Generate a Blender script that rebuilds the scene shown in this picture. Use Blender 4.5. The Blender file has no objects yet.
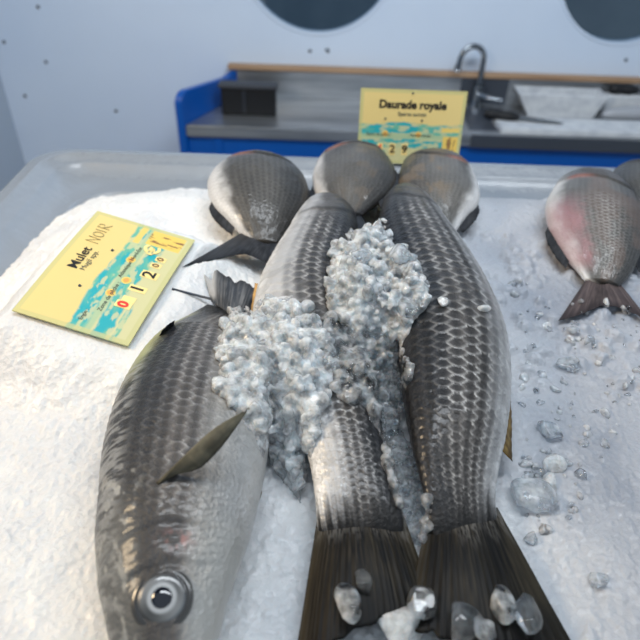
import bpy, bmesh, math, random
import numpy as np
from mathutils import Vector, Matrix
from mathutils.bvhtree import BVHTree

random.seed(7)
rng = np.random.default_rng(11)
sc = bpy.context.scene
COL = sc.collection

# ------------------------------------------------------------------ camera frame
ZI, ZC = 1.10, 1.50                      # ice level, camera height
PITCH, ROLL, F = math.radians(38), math.radians(2.0), 615.0
r0 = np.array([1, 0, 0.]); u0 = np.array([0, math.sin(PITCH), math.cos(PITCH)])
FWD = np.array([0, math.cos(PITCH), -math.sin(PITCH)])
RGT = r0 * math.cos(ROLL) + u0 * math.sin(ROLL)
UPV = -r0 * math.sin(ROLL) + u0 * math.cos(ROLL)
CAM = np.array([0, 0, ZC])

def ray(px, py):
    v = FWD + RGT * (px - 320) / F - UPV * (py - 320) / F
    return v / np.linalg.norm(v)
def at(px, py, z):
    "point of the plane at height ZI+z seen at this place of the photograph"
    v = ray(px, py)
    return CAM + v * ((ZI + z - ZC) / v[2])
def at_y(px, py, Y):
    v = ray(px, py)
    return CAM + v * (Y / v[1])

# ------------------------------------------------------------------ helpers
def S(r, g, b):
    def c(v):
        v /= 255.0
        return v / 12.92 if v <= 0.04045 else ((v + 0.055) / 1.055) ** 2.4
    return np.array([c(r), c(g), c(b)])
def s4(r, g, b):
    return tuple(S(r, g, b)) + (1.0,)
def sstep(a, b, x):
    t = np.clip((x - a) / (b - a), 0, 1)
    return t * t * (3 - 2 * t)
def mix(a, b, k):
    k = np.asarray(k)[..., None]
    return a * (1 - k) + b * k

def _h(ix, iy, seed):
    n = (ix.astype(np.int64) * 374761393 + iy.astype(np.int64) * 668265263 + seed * 1442695041) & 0xffffffff
    n = ((n ^ (n >> 13)) * 1274126177) & 0xffffffff
    n = ((n ^ (n >> 16)) * 2246822519) & 0xffffffff
    return ((n ^ (n >> 15)) & 0xffffff) / float(0xffffff)
def vnoise(x, y, seed=0):
    x = np.asarray(x, float); y = np.asarray(y, float)
    ix = np.floor(x); iy = np.floor(y)
    fx = x - ix; fy = y - iy
    fx = fx * fx * (3 - 2 * fx); fy = fy * fy * (3 - 2 * fy)
    a = _h(ix, iy, seed); b = _h(ix + 1, iy, seed); c = _h(ix, iy + 1, seed); d = _h(ix + 1, iy + 1, seed)
    return (a * (1 - fx) + b * fx) * (1 - fy) + (c * (1 - fx) + d * fx) * fy
def fbm(x, y, seed=0, o=4):
    s, a, t = 0, 1.0, 0
    for k in range(o):
        s = s + a * vnoise(x * 2 ** k, y * 2 ** k, seed + k * 17); t += a; a *= .5
    return s / t
def worley(x, y, seed=0):
    ix = np.floor(x); iy = np.floor(y)
    f1 = np.full(x.shape, 9.); f2 = np.full(x.shape, 9.); cid = np.zeros(x.shape)
    for dx in (-1, 0, 1):
        for dy in (-1, 0, 1):
            cx = ix + dx; cy = iy + dy
            px = cx + .1 + .8 * _h(cx, cy, seed); py = cy + .1 + .8 * _h(cx, cy, seed + 5)
            d = np.hypot(px - x, py - y)
            f2 = np.minimum(f2, np.maximum(f1, d))
            cid = np.where(d < f1, _h(cx, cy, seed + 9), cid)
            f1 = np.minimum(f1, d)
    return f1, f2, cid

def catmull(keys, n, ts=None):
    K = np.asarray(keys, float)
    m = len(K)
    if ts is None:
        ts = np.linspace(0, m - 1, n)
    i = np.clip(np.floor(ts).astype(int), 0, m - 2)
    t = (ts - i)[:, None]
    P = np.vstack([2 * K[0] - K[1], K, 2 * K[-1] - K[-2]])
    p0, p1, p2, p3 = P[i], P[i + 1], P[i + 2], P[i + 3]
    return .5 * (2 * p1 + (p2 - p0) * t + (2 * p0 - 5 * p1 + 4 * p2 - p3) * t ** 2 + (3 * p1 - p0 - 3 * p2 + p3) * t ** 3)

def link(o, parent=None):
    COL.objects.link(o)
    if parent is not None:
        o.parent = parent
    return o
def mesh_from(name, V, polys_flat, sizes, mats, parent=None, col=None, smooth=True, mat_idx=None, origin=None):
    me = bpy.data.meshes.new(name)
    V = np.asarray(V, np.float32).reshape(-1, 3)
    polys_flat = np.asarray(polys_flat, np.int32).ravel(); sizes = np.asarray(sizes, np.int32)
    me.vertices.add(len(V)); me.vertices.foreach_set('co', V.ravel())
    me.loops.add(len(polys_flat)); me.loops.foreach_set('vertex_index', polys_flat)
    me.polygons.add(len(sizes))
    me.polygons.foreach_set('loop_start', np.concatenate([[0], np.cumsum(sizes)[:-1]]).astype(np.int32))
    if smooth:
        me.polygons.foreach_set('use_smooth', np.ones(len(sizes), bool))
    me.update(calc_edges=True)
    if col is not None:
        a = me.color_attributes.new('Col', 'FLOAT_COLOR', 'POINT')
        a.data.foreach_set('color', np.asarray(col, np.float32).ravel())
    for m in (mats if isinstance(mats, (list, tuple)) else [mats]):
        me.materials.append(m)
    if mat_idx is not None:
        me.polygons.foreach_set('material_index', np.asarray(mat_idx, np.int32))
    me.validate(); me.update()
    return link(bpy.data.objects.new(name, me), parent)
def grid_faces(n, m, wrap=False):
    I = np.arange(n * m).reshape(n, m)
    J = np.concatenate([I, I[:, :1]], 1) if wrap else I
    return np.stack([J[:-1, :-1], J[1:, :-1], J[1:, 1:], J[:-1, 1:]], -1).reshape(-1, 4)
def from_bm(name, bm, mat, parent=None, smooth=False):
    bmesh.ops.recalc_face_normals(bm, faces=bm.faces[:])
    me = bpy.data.meshes.new(name); bm.to_mesh(me); bm.free()
    if smooth:
        for p in me.polygons: p.use_smooth = True
    for m in (mat if isinstance(mat, (list, tuple)) else [mat]):
        me.materials.append(m)
    return link(bpy.data.objects.new(name, me), parent)
def add_box(bm, lo, hi, bevel=0.0, seg=2, M=None):
    r = bmesh.ops.create_cube(bm, size=1.0)
    vs = r['verts']
    for v in vs:
        v.co = Vector([lo[k] + (v.co[k] + .5) * (hi[k] - lo[k]) for k in range(3)])
    if bevel > 0:
        es = list({e for v in vs for e in v.link_edges})
        g = bmesh.ops.bevel(bm, geom=es, offset=bevel, segments=seg, affect='EDGES', profile=.5)
        vs = list({v for f in g['faces'] for v in f.verts} | set(v for v in vs if v.is_valid))
    if M is not None:
        for v in vs: v.co = M @ v.co
def box(name, lo, hi, mat, parent=None, bevel=0.0, M=None, smooth=False):
    bm = bmesh.new(); add_box(bm, lo, hi, bevel, M=M)
    return from_bm(name, bm, mat, parent, smooth)
def tube(name, pts, rad, mat, parent=None, seg=12, n=None):
    P = np.asarray(pts, float)
    if n: P = catmull(P, n)
    rad = np.broadcast_to(np.asarray(rad, float), (len(P),)) if np.ndim(rad) == 0 else np.interp(np.linspace(0, 1, len(P)), np.linspace(0, 1, len(rad)), rad)
    T = np.gradient(P, axis=0); T /= np.linalg.norm(T, axis=1)[:, None]
    ref = np.array([1., 0, 0]) if abs(T[0][0]) < .8 else np.array([0, 1., 0])
    V = []
    for p, t, r in zip(P, T, rad):
        a = np.cross(t, ref); a /= np.linalg.norm(a); b = np.cross(t, a); ref = np.cross(a, t)
        th = np.arange(seg) * 2 * math.pi / seg
        V.append(p + r * (np.cos(th)[:, None] * a + np.sin(th)[:, None] * b))
    V = np.array(V); F_ = grid_faces(len(P), seg, True)
    flat = np.concatenate([F_.ravel(), np.arange(seg)[::-1], (len(P) - 1) * seg + np.arange(seg)])
    return mesh_from(name, V, flat, [4] * len(F_) + [seg, seg], mat, parent)
def empty(name, loc):
    o = bpy.data.objects.new(name, None); o.location = loc; o.empty_display_size = .02
    COL.objects.link(o); return o
def adopt(root, *kids):
    for k in kids:
        k.parent = root
        k.matrix_parent_inverse = Matrix.Translation(-Vector(root.location))
def tag(o, label, cat, group=None, kind=None):
    o['label'] = label; o['category'] = cat
    if group: o['group'] = group
    if kind: o['kind'] = kind
    return o
def structure(o):
    o['kind'] = 'structure'; return o

# ------------------------------------------------------------------ materials
def mat(name, base=(.5, .5, .5, 1), rough=.5, metal=0., **kw):
    m = bpy.data.materials.new(name); m.use_nodes = True
    b = m.node_tree.nodes['Principled BSDF']
    b.inputs['Base Color'].default_value = base
    b.inputs['Roughness'].default_value = rough
    b.inputs['Metallic'].default_value = metal
    for k, v in kw.items(): b.inputs[k.replace('_', ' ')].default_value = v
    return m
def nodes(m): return m.node_tree.nodes, m.node_tree.links, m.node_tree.nodes['Principled BSDF']
def noise_bump(m, scale, strength, dist=.002, detail=4):
    N, L, b = nodes(m)
    tc = N.new('ShaderNodeTexCoord'); t = N.new('ShaderNodeTexNoise'); u = N.new('ShaderNodeBump')
    t.inputs['Scale'].default_value = scale; t.inputs['Detail'].default_value = detail
    u.inputs['Strength'].default_value = strength; u.inputs['Distance'].default_value = dist
    L.new(tc.outputs['Object'], t.inputs['Vector']); L.new(t.outputs['Fac'], u.inputs['Height']); L.new(u.outputs['Normal'], b.inputs['Normal'])
    return u
def noise_color(m, scale, c0, c1, lo=.35, hi=.65, detail=5, vec=None):
    N, L, b = nodes(m)
    tc = N.new('ShaderNodeTexCoord'); mp = N.new('ShaderNodeMapping'); t = N.new('ShaderNodeTexNoise'); r = N.new('ShaderNodeValToRGB')
    if vec: mp.inputs['Scale'].default_value = vec
    t.inputs['Scale'].default_value = scale; t.inputs['Detail'].default_value = detail
    r.color_ramp.elements[0].position = lo; r.color_ramp.elements[1].position = hi
    r.color_ramp.elements[0].color = c0; r.color_ramp.elements[1].color = c1
    L.new(tc.outputs['Object'], mp.inputs['Vector']); L.new(mp.outputs['Vector'], t.inputs['Vector'])
    L.new(t.outputs['Fac'], r.inputs['Fac']); L.new(r.outputs['Color'], b.inputs['Base Color'])
def vcol(m, metal=False):
    N, L, b = nodes(m)
    a = N.new('ShaderNodeAttribute'); a.attribute_name = 'Col'
    L.new(a.outputs['Color'], b.inputs['Base Color'])
    if metal: L.new(a.outputs['Alpha'], b.inputs['Metallic'])
    return m

M_skin = vcol(mat('wet_fish_skin', rough=.42, Coat_Weight=.28, Coat_Roughness=.12, Specular_IOR_Level=.35), True)
noise_bump(M_skin, 380, .9, .0016, 6)
M_fin = vcol(mat('fin_membrane', rough=.48, Specular_IOR_Level=.18))
M_pupil = mat('eye_pupil', s4(10, 14, 26), .08, Coat_Weight=1.0)
M_iris = vcol(mat('eye_iris', rough=.25, Coat_Weight=.8, Coat_Roughness=.05), True)

M_bulk = mat('crushed_ice_bed', s4(226, 230, 236), .38, Subsurface_Weight=.35, Subsurface_Scale=.012, IOR=1.31, Coat_Weight=.25, Coat_Roughness=.2)
M_bulk.node_tree.nodes['Principled BSDF'].inputs['Subsurface Radius'].default_value = (.8, .95, 1.0)
def bulk_detail():
    N, L, b = nodes(M_bulk)
    tc = N.new('ShaderNodeTexCoord')
    n1 = N.new('ShaderNodeTexNoise'); n1.inputs['Scale'].default_value = 330; n1.inputs['Detail'].default_value = 5
    v1 = N.new('ShaderNodeTexVoronoi'); v1.inputs['Scale'].default_value = 210
    ad = N.new('ShaderNodeMath'); ad.operation = 'ADD'
    bp = N.new('ShaderNodeBump'); bp.inputs['Strength'].default_value = .55; bp.inputs['Distance'].default_value = .0016
    L.new(tc.outputs['Object'], n1.inputs['Vector']); L.new(tc.outputs['Object'], v1.inputs['Vector'])
    L.new(n1.outputs['Fac'], ad.inputs[0]); L.new(v1.outputs['Distance'], ad.inputs[1])
    L.new(ad.outputs[0], bp.inputs['Height']); L.new(bp.outputs['Normal'], b.inputs['Normal'])
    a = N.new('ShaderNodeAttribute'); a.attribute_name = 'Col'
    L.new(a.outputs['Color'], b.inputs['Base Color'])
bulk_detail()

def ice_material(name, trans, rough, sss=.006, fine=.7, amp=.18):
    m = mat(name, s4(238, 244, 250), rough, IOR=1.31, Subsurface_Weight=1.0, Subsurface_Scale=sss, Coat_Weight=.6, Coat_Roughness=.04)
    N, L, b = nodes(m)
    b.inputs['Subsurface Radius'].default_value = (.85, .95, 1.0)
    tc = N.new('ShaderNodeTexCoord')
    n1 = N.new('ShaderNodeTexNoise'); n1.inputs['Scale'].default_value = 95; n1.inputs['Detail'].default_value = 4
    n2 = N.new('ShaderNodeTexNoise'); n2.inputs['Scale'].default_value = 560; n2.inputs['Detail'].default_value = 5
    v = N.new('ShaderNodeTexVoronoi'); v.inputs['Scale'].default_value = 260
    ad = N.new('ShaderNodeMath'); ad.operation = 'ADD'
    bp = N.new('ShaderNodeBump'); bp.inputs['Strength'].default_value = fine; bp.inputs['Distance'].default_value = .0018
    r = N.new('ShaderNodeMapRange')
    for k, q in (('From Min', .35), ('From Max', .65), ('To Min', max(0, trans - amp)), ('To Max', min(1, trans + amp))): r.inputs[k].default_value = q
    for n in (n1, n2, v): L.new(tc.outputs['Object'], n.inputs['Vector'])
    L.new(n1.outputs['Fac'], r.inputs['Value']); L.new(r.outputs[0], b.inputs['Transmission Weight'])
    L.new(n2.outputs['Fac'], ad.inputs[0]); L.new(v.outputs['Distance'], ad.inputs[1]); L.new(ad.outputs[0], bp.inputs['Height']); L.new(bp.outputs['Normal'], b.inputs['Normal'])
    return m
M_frost = ice_material('frosted_ice', .40, .22)
M_mid = ice_material('cloudy_ice', .80, .08, fine=.3, amp=.25)
M_clear = ice_material('clear_ice', .96, .03, fine=.16, amp=.06)
M_packed = ice_material('packed_ice', .45, .16, fine=.9, amp=.3)
M_glassy = ice_material('glassy_packed_ice', .82, .08, fine=.6, amp=.25)
ICE = [M_frost, M_mid, M_clear]

M_heap = mat('packed_frost', s4(243, 246, 249), .3, Subsurface_Weight=.4, Subsurface_Scale=.008, IOR=1.31, Coat_Weight=.4, Coat_Roughness=.15)
noise_bump(M_heap, 520, .8, .0016, 6)
M_tray = mat('frosted_plastic', s4(140, 148, 157), .42, Transmission_Weight=.2, Coat_Weight=.25)
noise_bump(M_tray, 28, .45, .006)
M_wall = mat('painted_white_panel', s4(220, 230, 240), .5)
noise_color(M_wall, 1.6, s4(206, 222, 242), s4(216, 230, 247))
M_wall_side = mat('grey_side_panel', s4(186, 198, 210), .5)
M_floor = mat('grey_floor', s4(112, 114, 114), .6); noise_color(M_floor, 9, s4(96, 98, 99), s4(124, 126, 125))
M_blocker = mat('ceiling_blocker_dark', s4(112, 118, 126), .7)
M_blue = mat('blue_laminate', s4(0, 84, 172), .38); noise_bump(M_blue, 60, .08)
M_steel = mat('brushed_steel', s4(176, 180, 184), .36, .85)
noise_color(M_steel, 14, s4(158, 163, 168), s4(196, 199, 202), vec=(.25, 3, 3)); noise_bump(M_steel, 220, .08, .001)
M_wood = mat('wood_strip', s4(170, 138, 108), .6); noise_color(M_wood, 22, s4(150, 118, 90), s4(186, 154, 122), vec=(.15, 4, 4))
M_black = mat('black_plastic', s4(8, 10, 15), .6)
M_black2 = mat('dark_grey_plastic', s4(44, 48, 56), .5)
M_chrome = mat('chrome', s4(150, 156, 162), .14, 1.)
M_board = mat('white_cutting_board', s4(214, 218, 222), .5); noise_color(M_board, 30, s4(196, 201, 207), s4(220, 224, 227))
M_blade = mat('knife_blade', s4(120, 126, 132), .25, 1.)
M_steel_dark_refl = mat('dark_steel_and_reflection', s4(84, 90, 100), .4, .5)  # dark sink steel, also the dark reflection painted along the lip
M_hole = mat('screw_head', s4(70, 78, 88), .5, .4)
M_outside = mat('street_outside', s4(120, 142, 156), .8); noise_color(M_outside, 2, s4(110, 132, 148), s4(132, 152, 166))
M_post = mat('outside_post', s4(190, 194, 194), .7)
M_pink_strip = mat('outside_pink_strip', s4(226, 178, 160), .7)
M_ink = mat('black_ink', s4(26, 26, 28), .5)
M_pencil = mat('pencil_grey', s4(158, 144, 104), .6)
M_inkred = mat('red_ink', s4(226, 52, 44), .5)
M_inkbrown = mat('brown_ink', s4(120, 84, 58), .5)
M_inkgrey = mat('grey_ink', s4(86, 92, 84), .5)
M_chip = mat('cream_number_cell', s4(250, 226, 150), .5)
M_pane = bpy.data.materials.new('tinted_window_pane'); M_pane.use_nodes = True
def pane_nodes():
    N = M_pane.node_tree.nodes; L = M_pane.node_tree.links; N.clear()
    o = N.new('ShaderNodeOutputMaterial'); t = N.new('ShaderNodeBsdfTransparent'); g = N.new('ShaderNodeBsdfGlossy'); x = N.new('ShaderNodeMixShader')
    t.inputs['Color'].default_value = (.74, .8, .84, 1); g.inputs['Roughness'].default_value = .1; x.inputs[0].default_value = .06
    L.new(t.outputs[0], x.inputs[1]); L.new(g.outputs[0], x.inputs[2]); L.new(x.outputs[0], o.inputs[0])
pane_nodes()
M_card = bpy.data.materials.new('laminated_card'); M_card.use_nodes = True
def card_nodes():
    N, L, b = nodes(M_card)
    b.inputs['Roughness'].default_value = .42; b.inputs['Coat Weight'].default_value = .3; b.inputs['Coat Roughness'].default_value = .2
    a = N.new('ShaderNodeAttribute'); a.attribute_name = 'Col'
    t = N.new('ShaderNodeBsdfTranslucent'); x = N.new('ShaderNodeMixShader'); x.inputs[0].default_value = .12
    L.new(a.outputs['Color'], b.inputs['Base Color']); L.new(a.outputs['Color'], t.inputs['Color'])
    L.new(b.outputs[0], x.inputs[1]); L.new(t.outputs[0], x.inputs[2]); L.new(x.outputs[0], N['Material Output'].inputs['Surface'])
card_nodes()

# ------------------------------------------------------------------ room
WY = 2.30                                   # back wall plane
def wall_with_holes(name, x0, x1, z0, z1, y, th, holes, m):
    "one wall slab with round openings cut by triangulated fill"
    bm = bmesh.new(); loops = []
    def loop(pts):
        vs = [bm.verts.new((p[0], y, p[1])) for p in pts]
        return [bm.edges.new((vs[i], vs[(i + 1) % len(vs)])) for i in range(len(vs))]
    es = loop([(x0, z0), (x1, z0), (x1, z1), (x0, z1)])
    for (cx, cz, r) in holes:
        es += loop([(cx + r * math.cos(a), cz + r * math.sin(a)) for a in np.arange(64) * 2 * math.pi / 64])
    bmesh.ops.triangle_fill(bm, edges=es, use_beauty=True)
    fs = [f for f in bm.faces if not any((f.calc_center_median().x - cx) ** 2 + (f.calc_center_median().z - cz) ** 2 < (r * .98) ** 2 for cx, cz, r in holes)]
    bmesh.ops.delete(bm, geom=[f for f in bm.faces if f not in set(fs)], context='FACES')
    r = bmesh.ops.extrude_face_region(bm, geom=bm.faces[:])
    for v in r['geom']:
        if isinstance(v, bmesh.types.BMVert): v.co.y += th
    return from_bm(name, bm, m)
def hole_at(px, pybottom, rad):
    p = at_y(px, pybottom, WY)
    return (p[0], p[2] + rad, rad)
WIN = [hole_at(317, 34, .262), hole_at(618, 44, .262)]
XL, XR, ZT = -1.2, 2.2, 2.7
structure(wall_with_holes('wall_back', XL, XR, 0, ZT, WY, .05, WIN, M_wall))
structure(box('wall_left', (XL - .05, -1.6, 0), (XL, WY, ZT), M_wall_side))
structure(box('floor', (XL, -1.6, -.05), (XR, WY, 0), M_floor))
structure(box('ceiling_blocker', (XL, .55, ZT), (XR, WY, ZT + .05), M_blocker))  # unseen ceiling added to keep sky sheen off the wet fish
structure(box('backdrop_street', (-4, 4.6, -1), (6, 4.7, 5), M_outside))
structure(box('trim_outside_post', (-.62, 3.4, 0), (-.335, 3.5, 4), M_post))
structure(box('trim_outside_pink_strip', (1.10, 3.0, 1.2), (1.265, 3.05, 3), M_pink_strip))  # plain pink upright strip beyond the second window
for i, (cx, cz, r) in enumerate(WIN):
    w = empty('window_%d' % (i + 1), (cx, WY, cz)); structure(w)
    bm = bmesh.new()
    prof = [(r - .003, -.001), (r + .003, -.003), (r + .006, -.002), (r + .007, .0), (r - .003, .04)]
    V = np.array([[(cx + pr * math.cos(a), WY + py, cz + pr * math.sin(a)) for pr, py in prof] for a in np.arange(72) * 2 * math.pi / 72])
    bm.free()
    Vt = V.transpose(1, 0, 2)
    fr = mesh_from('window_frame', Vt, grid_faces(len(prof), 72, True), [4] * ((len(prof) - 1) * 72), M_wall)
    bm = bmesh.new(); bmesh.ops.create_cone(bm, segments=64, radius1=r, radius2=r, depth=.006, cap_ends=True,
                          matrix=Matrix.Translation((cx, WY + .03, cz)) @ Matrix.Rotation(math.pi / 2, 4, 'X'))
    pn = from_bm('window_pane', bm, M_pane)
    adopt(w, fr, pn)
wall = bpy.data.objects['wall_back']
for (px, py) in [(38, 7), (4, 42), (46, 62), (310, 51), (328, 51), (116, 111), (626, 60), (327, 50), (25, 96)]:
    p = at_y(px, py, WY)
    if p[0] < XL + .01: continue
    bm = bmesh.new(); bmesh.ops.create_uvsphere(bm, u_segments=12, v_segments=8, radius=.0062,
                matrix=Matrix.Translation((p[0], WY - .0005, p[2])) @ Matrix.Diagonal((1, .4, 1, 1)))
    s = from_bm('screw', bm, M_hole, None, True); adopt(wall, s)

# ------------------------------------------------------------------ blue work bench
ZB = .75; YF, YB = 1.985, 2.285
pl = at_y(181, 135, YF)
bx0 = pl[0]; bx1 = 1.55
bench = tag(empty('work_bench', (0.4, 2.1, 0)), 'blue work bench with steel top and splashback against the white wall', 'bench')
parts = []
bxb = at_y(233, 99, YB)[0]
def slab_xy(name, pts, z0, z1, m, bevel=.003):
    bm = bmesh.new()
    f = bm.faces.new([bm.verts.new((p[0], p[1], z0)) for p in pts])
    r = bmesh.ops.extrude_face_region(bm, geom=[f])
    for v in r['geom']:
        if isinstance(v, bmesh.types.BMVert): v.co.z += z1 - z0
    bmesh.ops.bevel(bm, geom=bm.edges[:], offset=bevel, segments=2, affect='EDGES')
    return from_bm(name, bm, m)
parts.append(slab_xy('worktop', [(bx0 + .02, YF - .012), (bx1, YF - .012), (bx1, YB), (bxb + .02, YB)], ZB - .04, ZB, M_steel, .004))
parts.append(box('splashback', (bxb + .02, YB - .012, ZB), (bx1, YB + .012, ZB + .096), M_steel, None, .003))
parts.append(box('wood_rail', (bxb - .01, YB - .022, ZB + .096), (bx1, YB + .012, ZB + .112), M_wood, None, .003))
parts.append(box('front_panel', (bx0 + .025, YF + .004, .0), (bx1, YF + .022, ZB - .04), M_blue, None, .002))
parts.append(box('mid_rail', (bx0 + .11, YF - .002, .30), (bx0 + .135, YF + .004, ZB - .04), M_blue, None, .001))
# side panel with a front top corner rounded
bm = bmesh.new()
ztop = at_y(181, 93, YF - .012)[2]; zbk = at_y(232, 70, YB)[2]
cr = .035
outl = [(YF - .014, 0)] + [(YF - .014 + cr - cr * math.cos(a), ztop - cr + cr * math.sin(a)) for a in np.linspace(0, math.pi / 2, 8)] + [(YB - .06, zbk - .008), (YB - .003, zbk), (YB - .003, 0)]
f = bm.faces.new([bm.verts.new((bx0, y, z)) for y, z in outl])
r = bmesh.ops.extrude_face_region(bm, geom=[f])
for v in r['geom']:
    if isinstance(v, bmesh.types.BMVert): v.co.x += .024
for v in bm.verts: v.co.x += (bxb - bx0) * (v.co.y - YF) / (YB - YF)
bmesh.ops.bevel(bm, geom=bm.edges[:], offset=.002, segments=1, affect='EDGES')
parts.append(from_bm('side_panel', bm, M_blue))
# sink bowl as a flat slab, the hollow's shade put in its colour
sx0, sx1 = at_y(470, 140, YF)[0], at_y(516, 140, YF)[0]
bm = bmesh.new()
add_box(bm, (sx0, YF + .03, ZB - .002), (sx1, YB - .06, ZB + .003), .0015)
sink = from_bm('sink_bowl', bm, M_steel_dark_refl); parts.append(sink)
parts.append(box('lip_reflection', (sx0, YF - .016, ZB - .042), (bx1, YF - .0125, ZB + .001), M_steel_dark_refl, None, .001))  # dark strip: a reflection on the steel lip put into colour
parts.append(box('sink_backplate', (sx0, YB - .0155, ZB + .004), (sx1 + .02, YB - .0125, ZB + .092), M_steel_dark_refl, None, .001))
adopt(bench, *parts)

tapp = at_y(477, 99, YB - .05); tx, ty = tapp[0], YB - .045
tap = tag(empty('sink_tap', (tx, ty, ZB)), 'chrome swan-neck tap rising behind the yellow sign over the bench', 'tap')
h1 = at_y(475, 60, ty)[2]; rr = .043
arc = [(tx - rr + rr * math.cos(a), ty - .02 * (1 - math.cos(a)) * .5, h1 + rr * 1.1 * math.sin(a)) for a in np.linspace(0, math.pi * .98, 14)]
neck = tube('neck', [(tx, ty, ZB + .02), (tx, ty, ZB + .1), (tx, ty, h1 - .04)] + arc + [(tx - 2 * rr - .003, ty - .02, h1 - .022)], .0095, M_chrome, None, 14, 60)
body = tube('tap_body', [(tx, ty, ZB), (tx, ty, ZB + .03), (tx, ty, ZB + .085)], [.026, .019, .017], M_chrome, None, 18, 12)
lever = tube('lever', [(tx, ty - .015, ZB + .05), (tx + .03, ty - .05, ZB + .05), (tx + .075, ty - .06, ZB + .046)], [.012, .010, .009], M_chrome, None, 12, 10)
nozz = tube('nozzle', [(tx - 2 * rr - .003, ty - .02, h1 - .015), (tx - 2 * rr - .003, ty - .02, h1 - .034)], [.0115, .0115], M_chrome, None, 14)
adopt(tap, neck, body, lever, nozz)

# black box on the bench
b0 = at_y(219, 123, YF + .09); b1 = at_y(276, 126, YF + .09)
bb = tag(empty('storage_box', ((b0[0] + b1[0]) / 2, YF + .16, ZB)), 'black plastic box with grey lid at the left end of the blue bench', 'box')
adopt(bb, box('box_body', (b0[0] + .012, YF + .09, ZB), (b1[0], YF + .135, ZB + .090), M_black, None, .006),
      box('lid', (b0[0] + .004, YF + .082, ZB + .090), (b1[0] + .008, YF + .14, ZB + .103), M_black2, None, .005),
      box('front_ridge', (b0[0] + .086, YF + .086, ZB + .01), (b0[0] + .094, YF + .091, ZB + .085), M_black2, None, .001))

# boards, tray and knives on the bench
def poly_slab(name, pts, z0, z1, m, bevel=.003):
    bm = bmesh.new()
    f = bm.faces.new([bm.verts.new((p[0], p[1], z0)) for p in pts])
    r = bmesh.ops.extrude_face_region(bm, geom=[f])
    for v in r['geom']:
        if isinstance(v, bmesh.types.BMVert): v.co.z += z1 - z0
    bmesh.ops.bevel(bm, geom=bm.edges[:], offset=bevel, segments=2, affect='EDGES')
    return from_bm(name, bm, m)
cbx = at_y(500, 140, YF)[0]
cb = tag(poly_slab('cutting_board', [(cbx, YF + .005), (1.5, YF + .005), (1.5, YF + .12), (cbx - .01, YF + .12)], ZB, ZB + .02, M_board),
         'long white cutting board along the front edge of the steel worktop', 'cutting board')
# white crate leaning behind: shallow box with a handle slot
q0, q1 = at_y(512, 115, YB - .09)[0], at_y(598, 118, YB - .09)[0]
cr_ = tag(empty('white_crate', ((q0 + q1) / 2, YB - .08, ZB)), 'white plastic tub with slanted ends behind the cutting board', 'tub')
bm = bmesh.new()
yA, yB2 = YB - .115, YB - .03
ztub = ZB + .078
vs = [bm.verts.new(c) for c in [(q0 + .05, yA, ZB), (q1 - .03, yA, ZB), (q1 - .03, yB2, ZB), (q0 + .05, yB2, ZB), (q0, yA - .01, ztub), (q1, yA - .01, ztub), (q1, yB2, ztub), (q0, yB2, ztub)]]
for ids in [(0, 1, 2, 3), (0, 1, 5, 4), (1, 2, 6, 5), (2, 3, 7, 6), (3, 0, 4, 7)]:
    bm.faces.new([vs[i] for i in ids])
bmesh.ops.recalc_face_normals(bm, faces=bm.faces[:])
bmesh.ops.solidify(bm, geom=bm.faces[:], thickness=.004)
tubb = from_bm('tub_body', bm, M_board)
hs = box('handle_slot', ((q0 + q1) / 2 - .01, yA - .0065, ZB + .055), ((q0 + q1) / 2 + .045, yA - .0025, ZB + .064), M_black2, None, .001)
adopt(cr_, tubb, hs)
def knife(name, a, b, zb, label, tilt=0.0):
    a = np.array(a); b = np.array(b); d = b - a; Lk = np.linalg.norm(d); d /= Lk; n = np.array([-d[1], d[0], 0])
    root = tag(empty(name, tuple(a)), label, 'knife')
    hl = Lk * .44
    hp = [a + d * hl * t for t in np.linspace(0, 1, 8)]
    hnd = tube('knife_handle', [tuple(p) for p in hp], [.011, .019, .018, .016, .017, .0185, .015, .010], M_black, None, 12, 20)
    top = [(0, .012), (.55, .013), (.85, .009), (1, 0)]; bot = [(0, -.012), (.5, -.014), (.85, -.009), (1, -.0)]
    bm = bmesh.new()
    pts = [a + d * (hl * .97 + (Lk - hl) * t) + n * o for t, o in top] + [a + d * (hl * .97 + (Lk - hl) * t) + n * o for t, o in bot[::-1][1:]]
    f = bm.faces.new([bm.verts.new(tuple(p)) for p in pts])
    r = bmesh.ops.extrude_face_region(bm, geom=[f])
    for v in r['geom']:
        if isinstance(v, bmesh.types.BMVert): v.co.z += .003
    bl = from_bm('blade', bm, M_blade)
    adopt(root, hnd, bl)
p = at_y(482, 124, YF + .1); e = at_y(560, 128, YF + .09)
knife('kitchen_knife', (p[0], YF + .10, ZB + .034), (e[0], YF + .06, ZB + .022), ZB, 'black-handled knife lying across the left end of the cutting board')
p = at_y(607, 98, YB - .07); e = at_y(634, 101, YB - .09)
# grey fish on the board at the right end, a second knife handle resting over it
tube_f = tube('gutted_fish', [(at_y(603, 115, YF + .15)[0], YF + .16, ZB + .022), (at_y(612, 116, YF + .15)[0], YF + .165, ZB + .024), (at_y(632, 118, YF + .15)[0], YF + .17, ZB + .026), (at_y(660, 121, YF + .15)[0], YF + .18, ZB + .026), (at_y(690, 124, YF + .15)[0], YF + .18, ZB + .02)], [.006, .02, .026, .024, .01], M_board, None, 16, 24)
tube_f.data.materials[0] = mat('pale_fish_skin', s4(168, 172, 178), .3)
tag(tube_f, 'pale grey fish lying at the right end of the bench behind the cutting board', 'fish')
box_r = tag(box('grey_scraper_block', (at_y(640, 98, YB - .1)[0] - .1, YB - .075, ZB), (1.5, YB - .035, ZB + .07), M_board, None, .006), 'white block leaning on the splashback at the far right of the bench', 'block')
knife('boning_knife', (at_y(607, 96, YB - .055)[0], YB - .055, ZB + .086), (at_y(668, 108, YB - .055)[0], YB - .06, ZB + .083), ZB, 'short black-handled knife on the white block under the wood rail')

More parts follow.
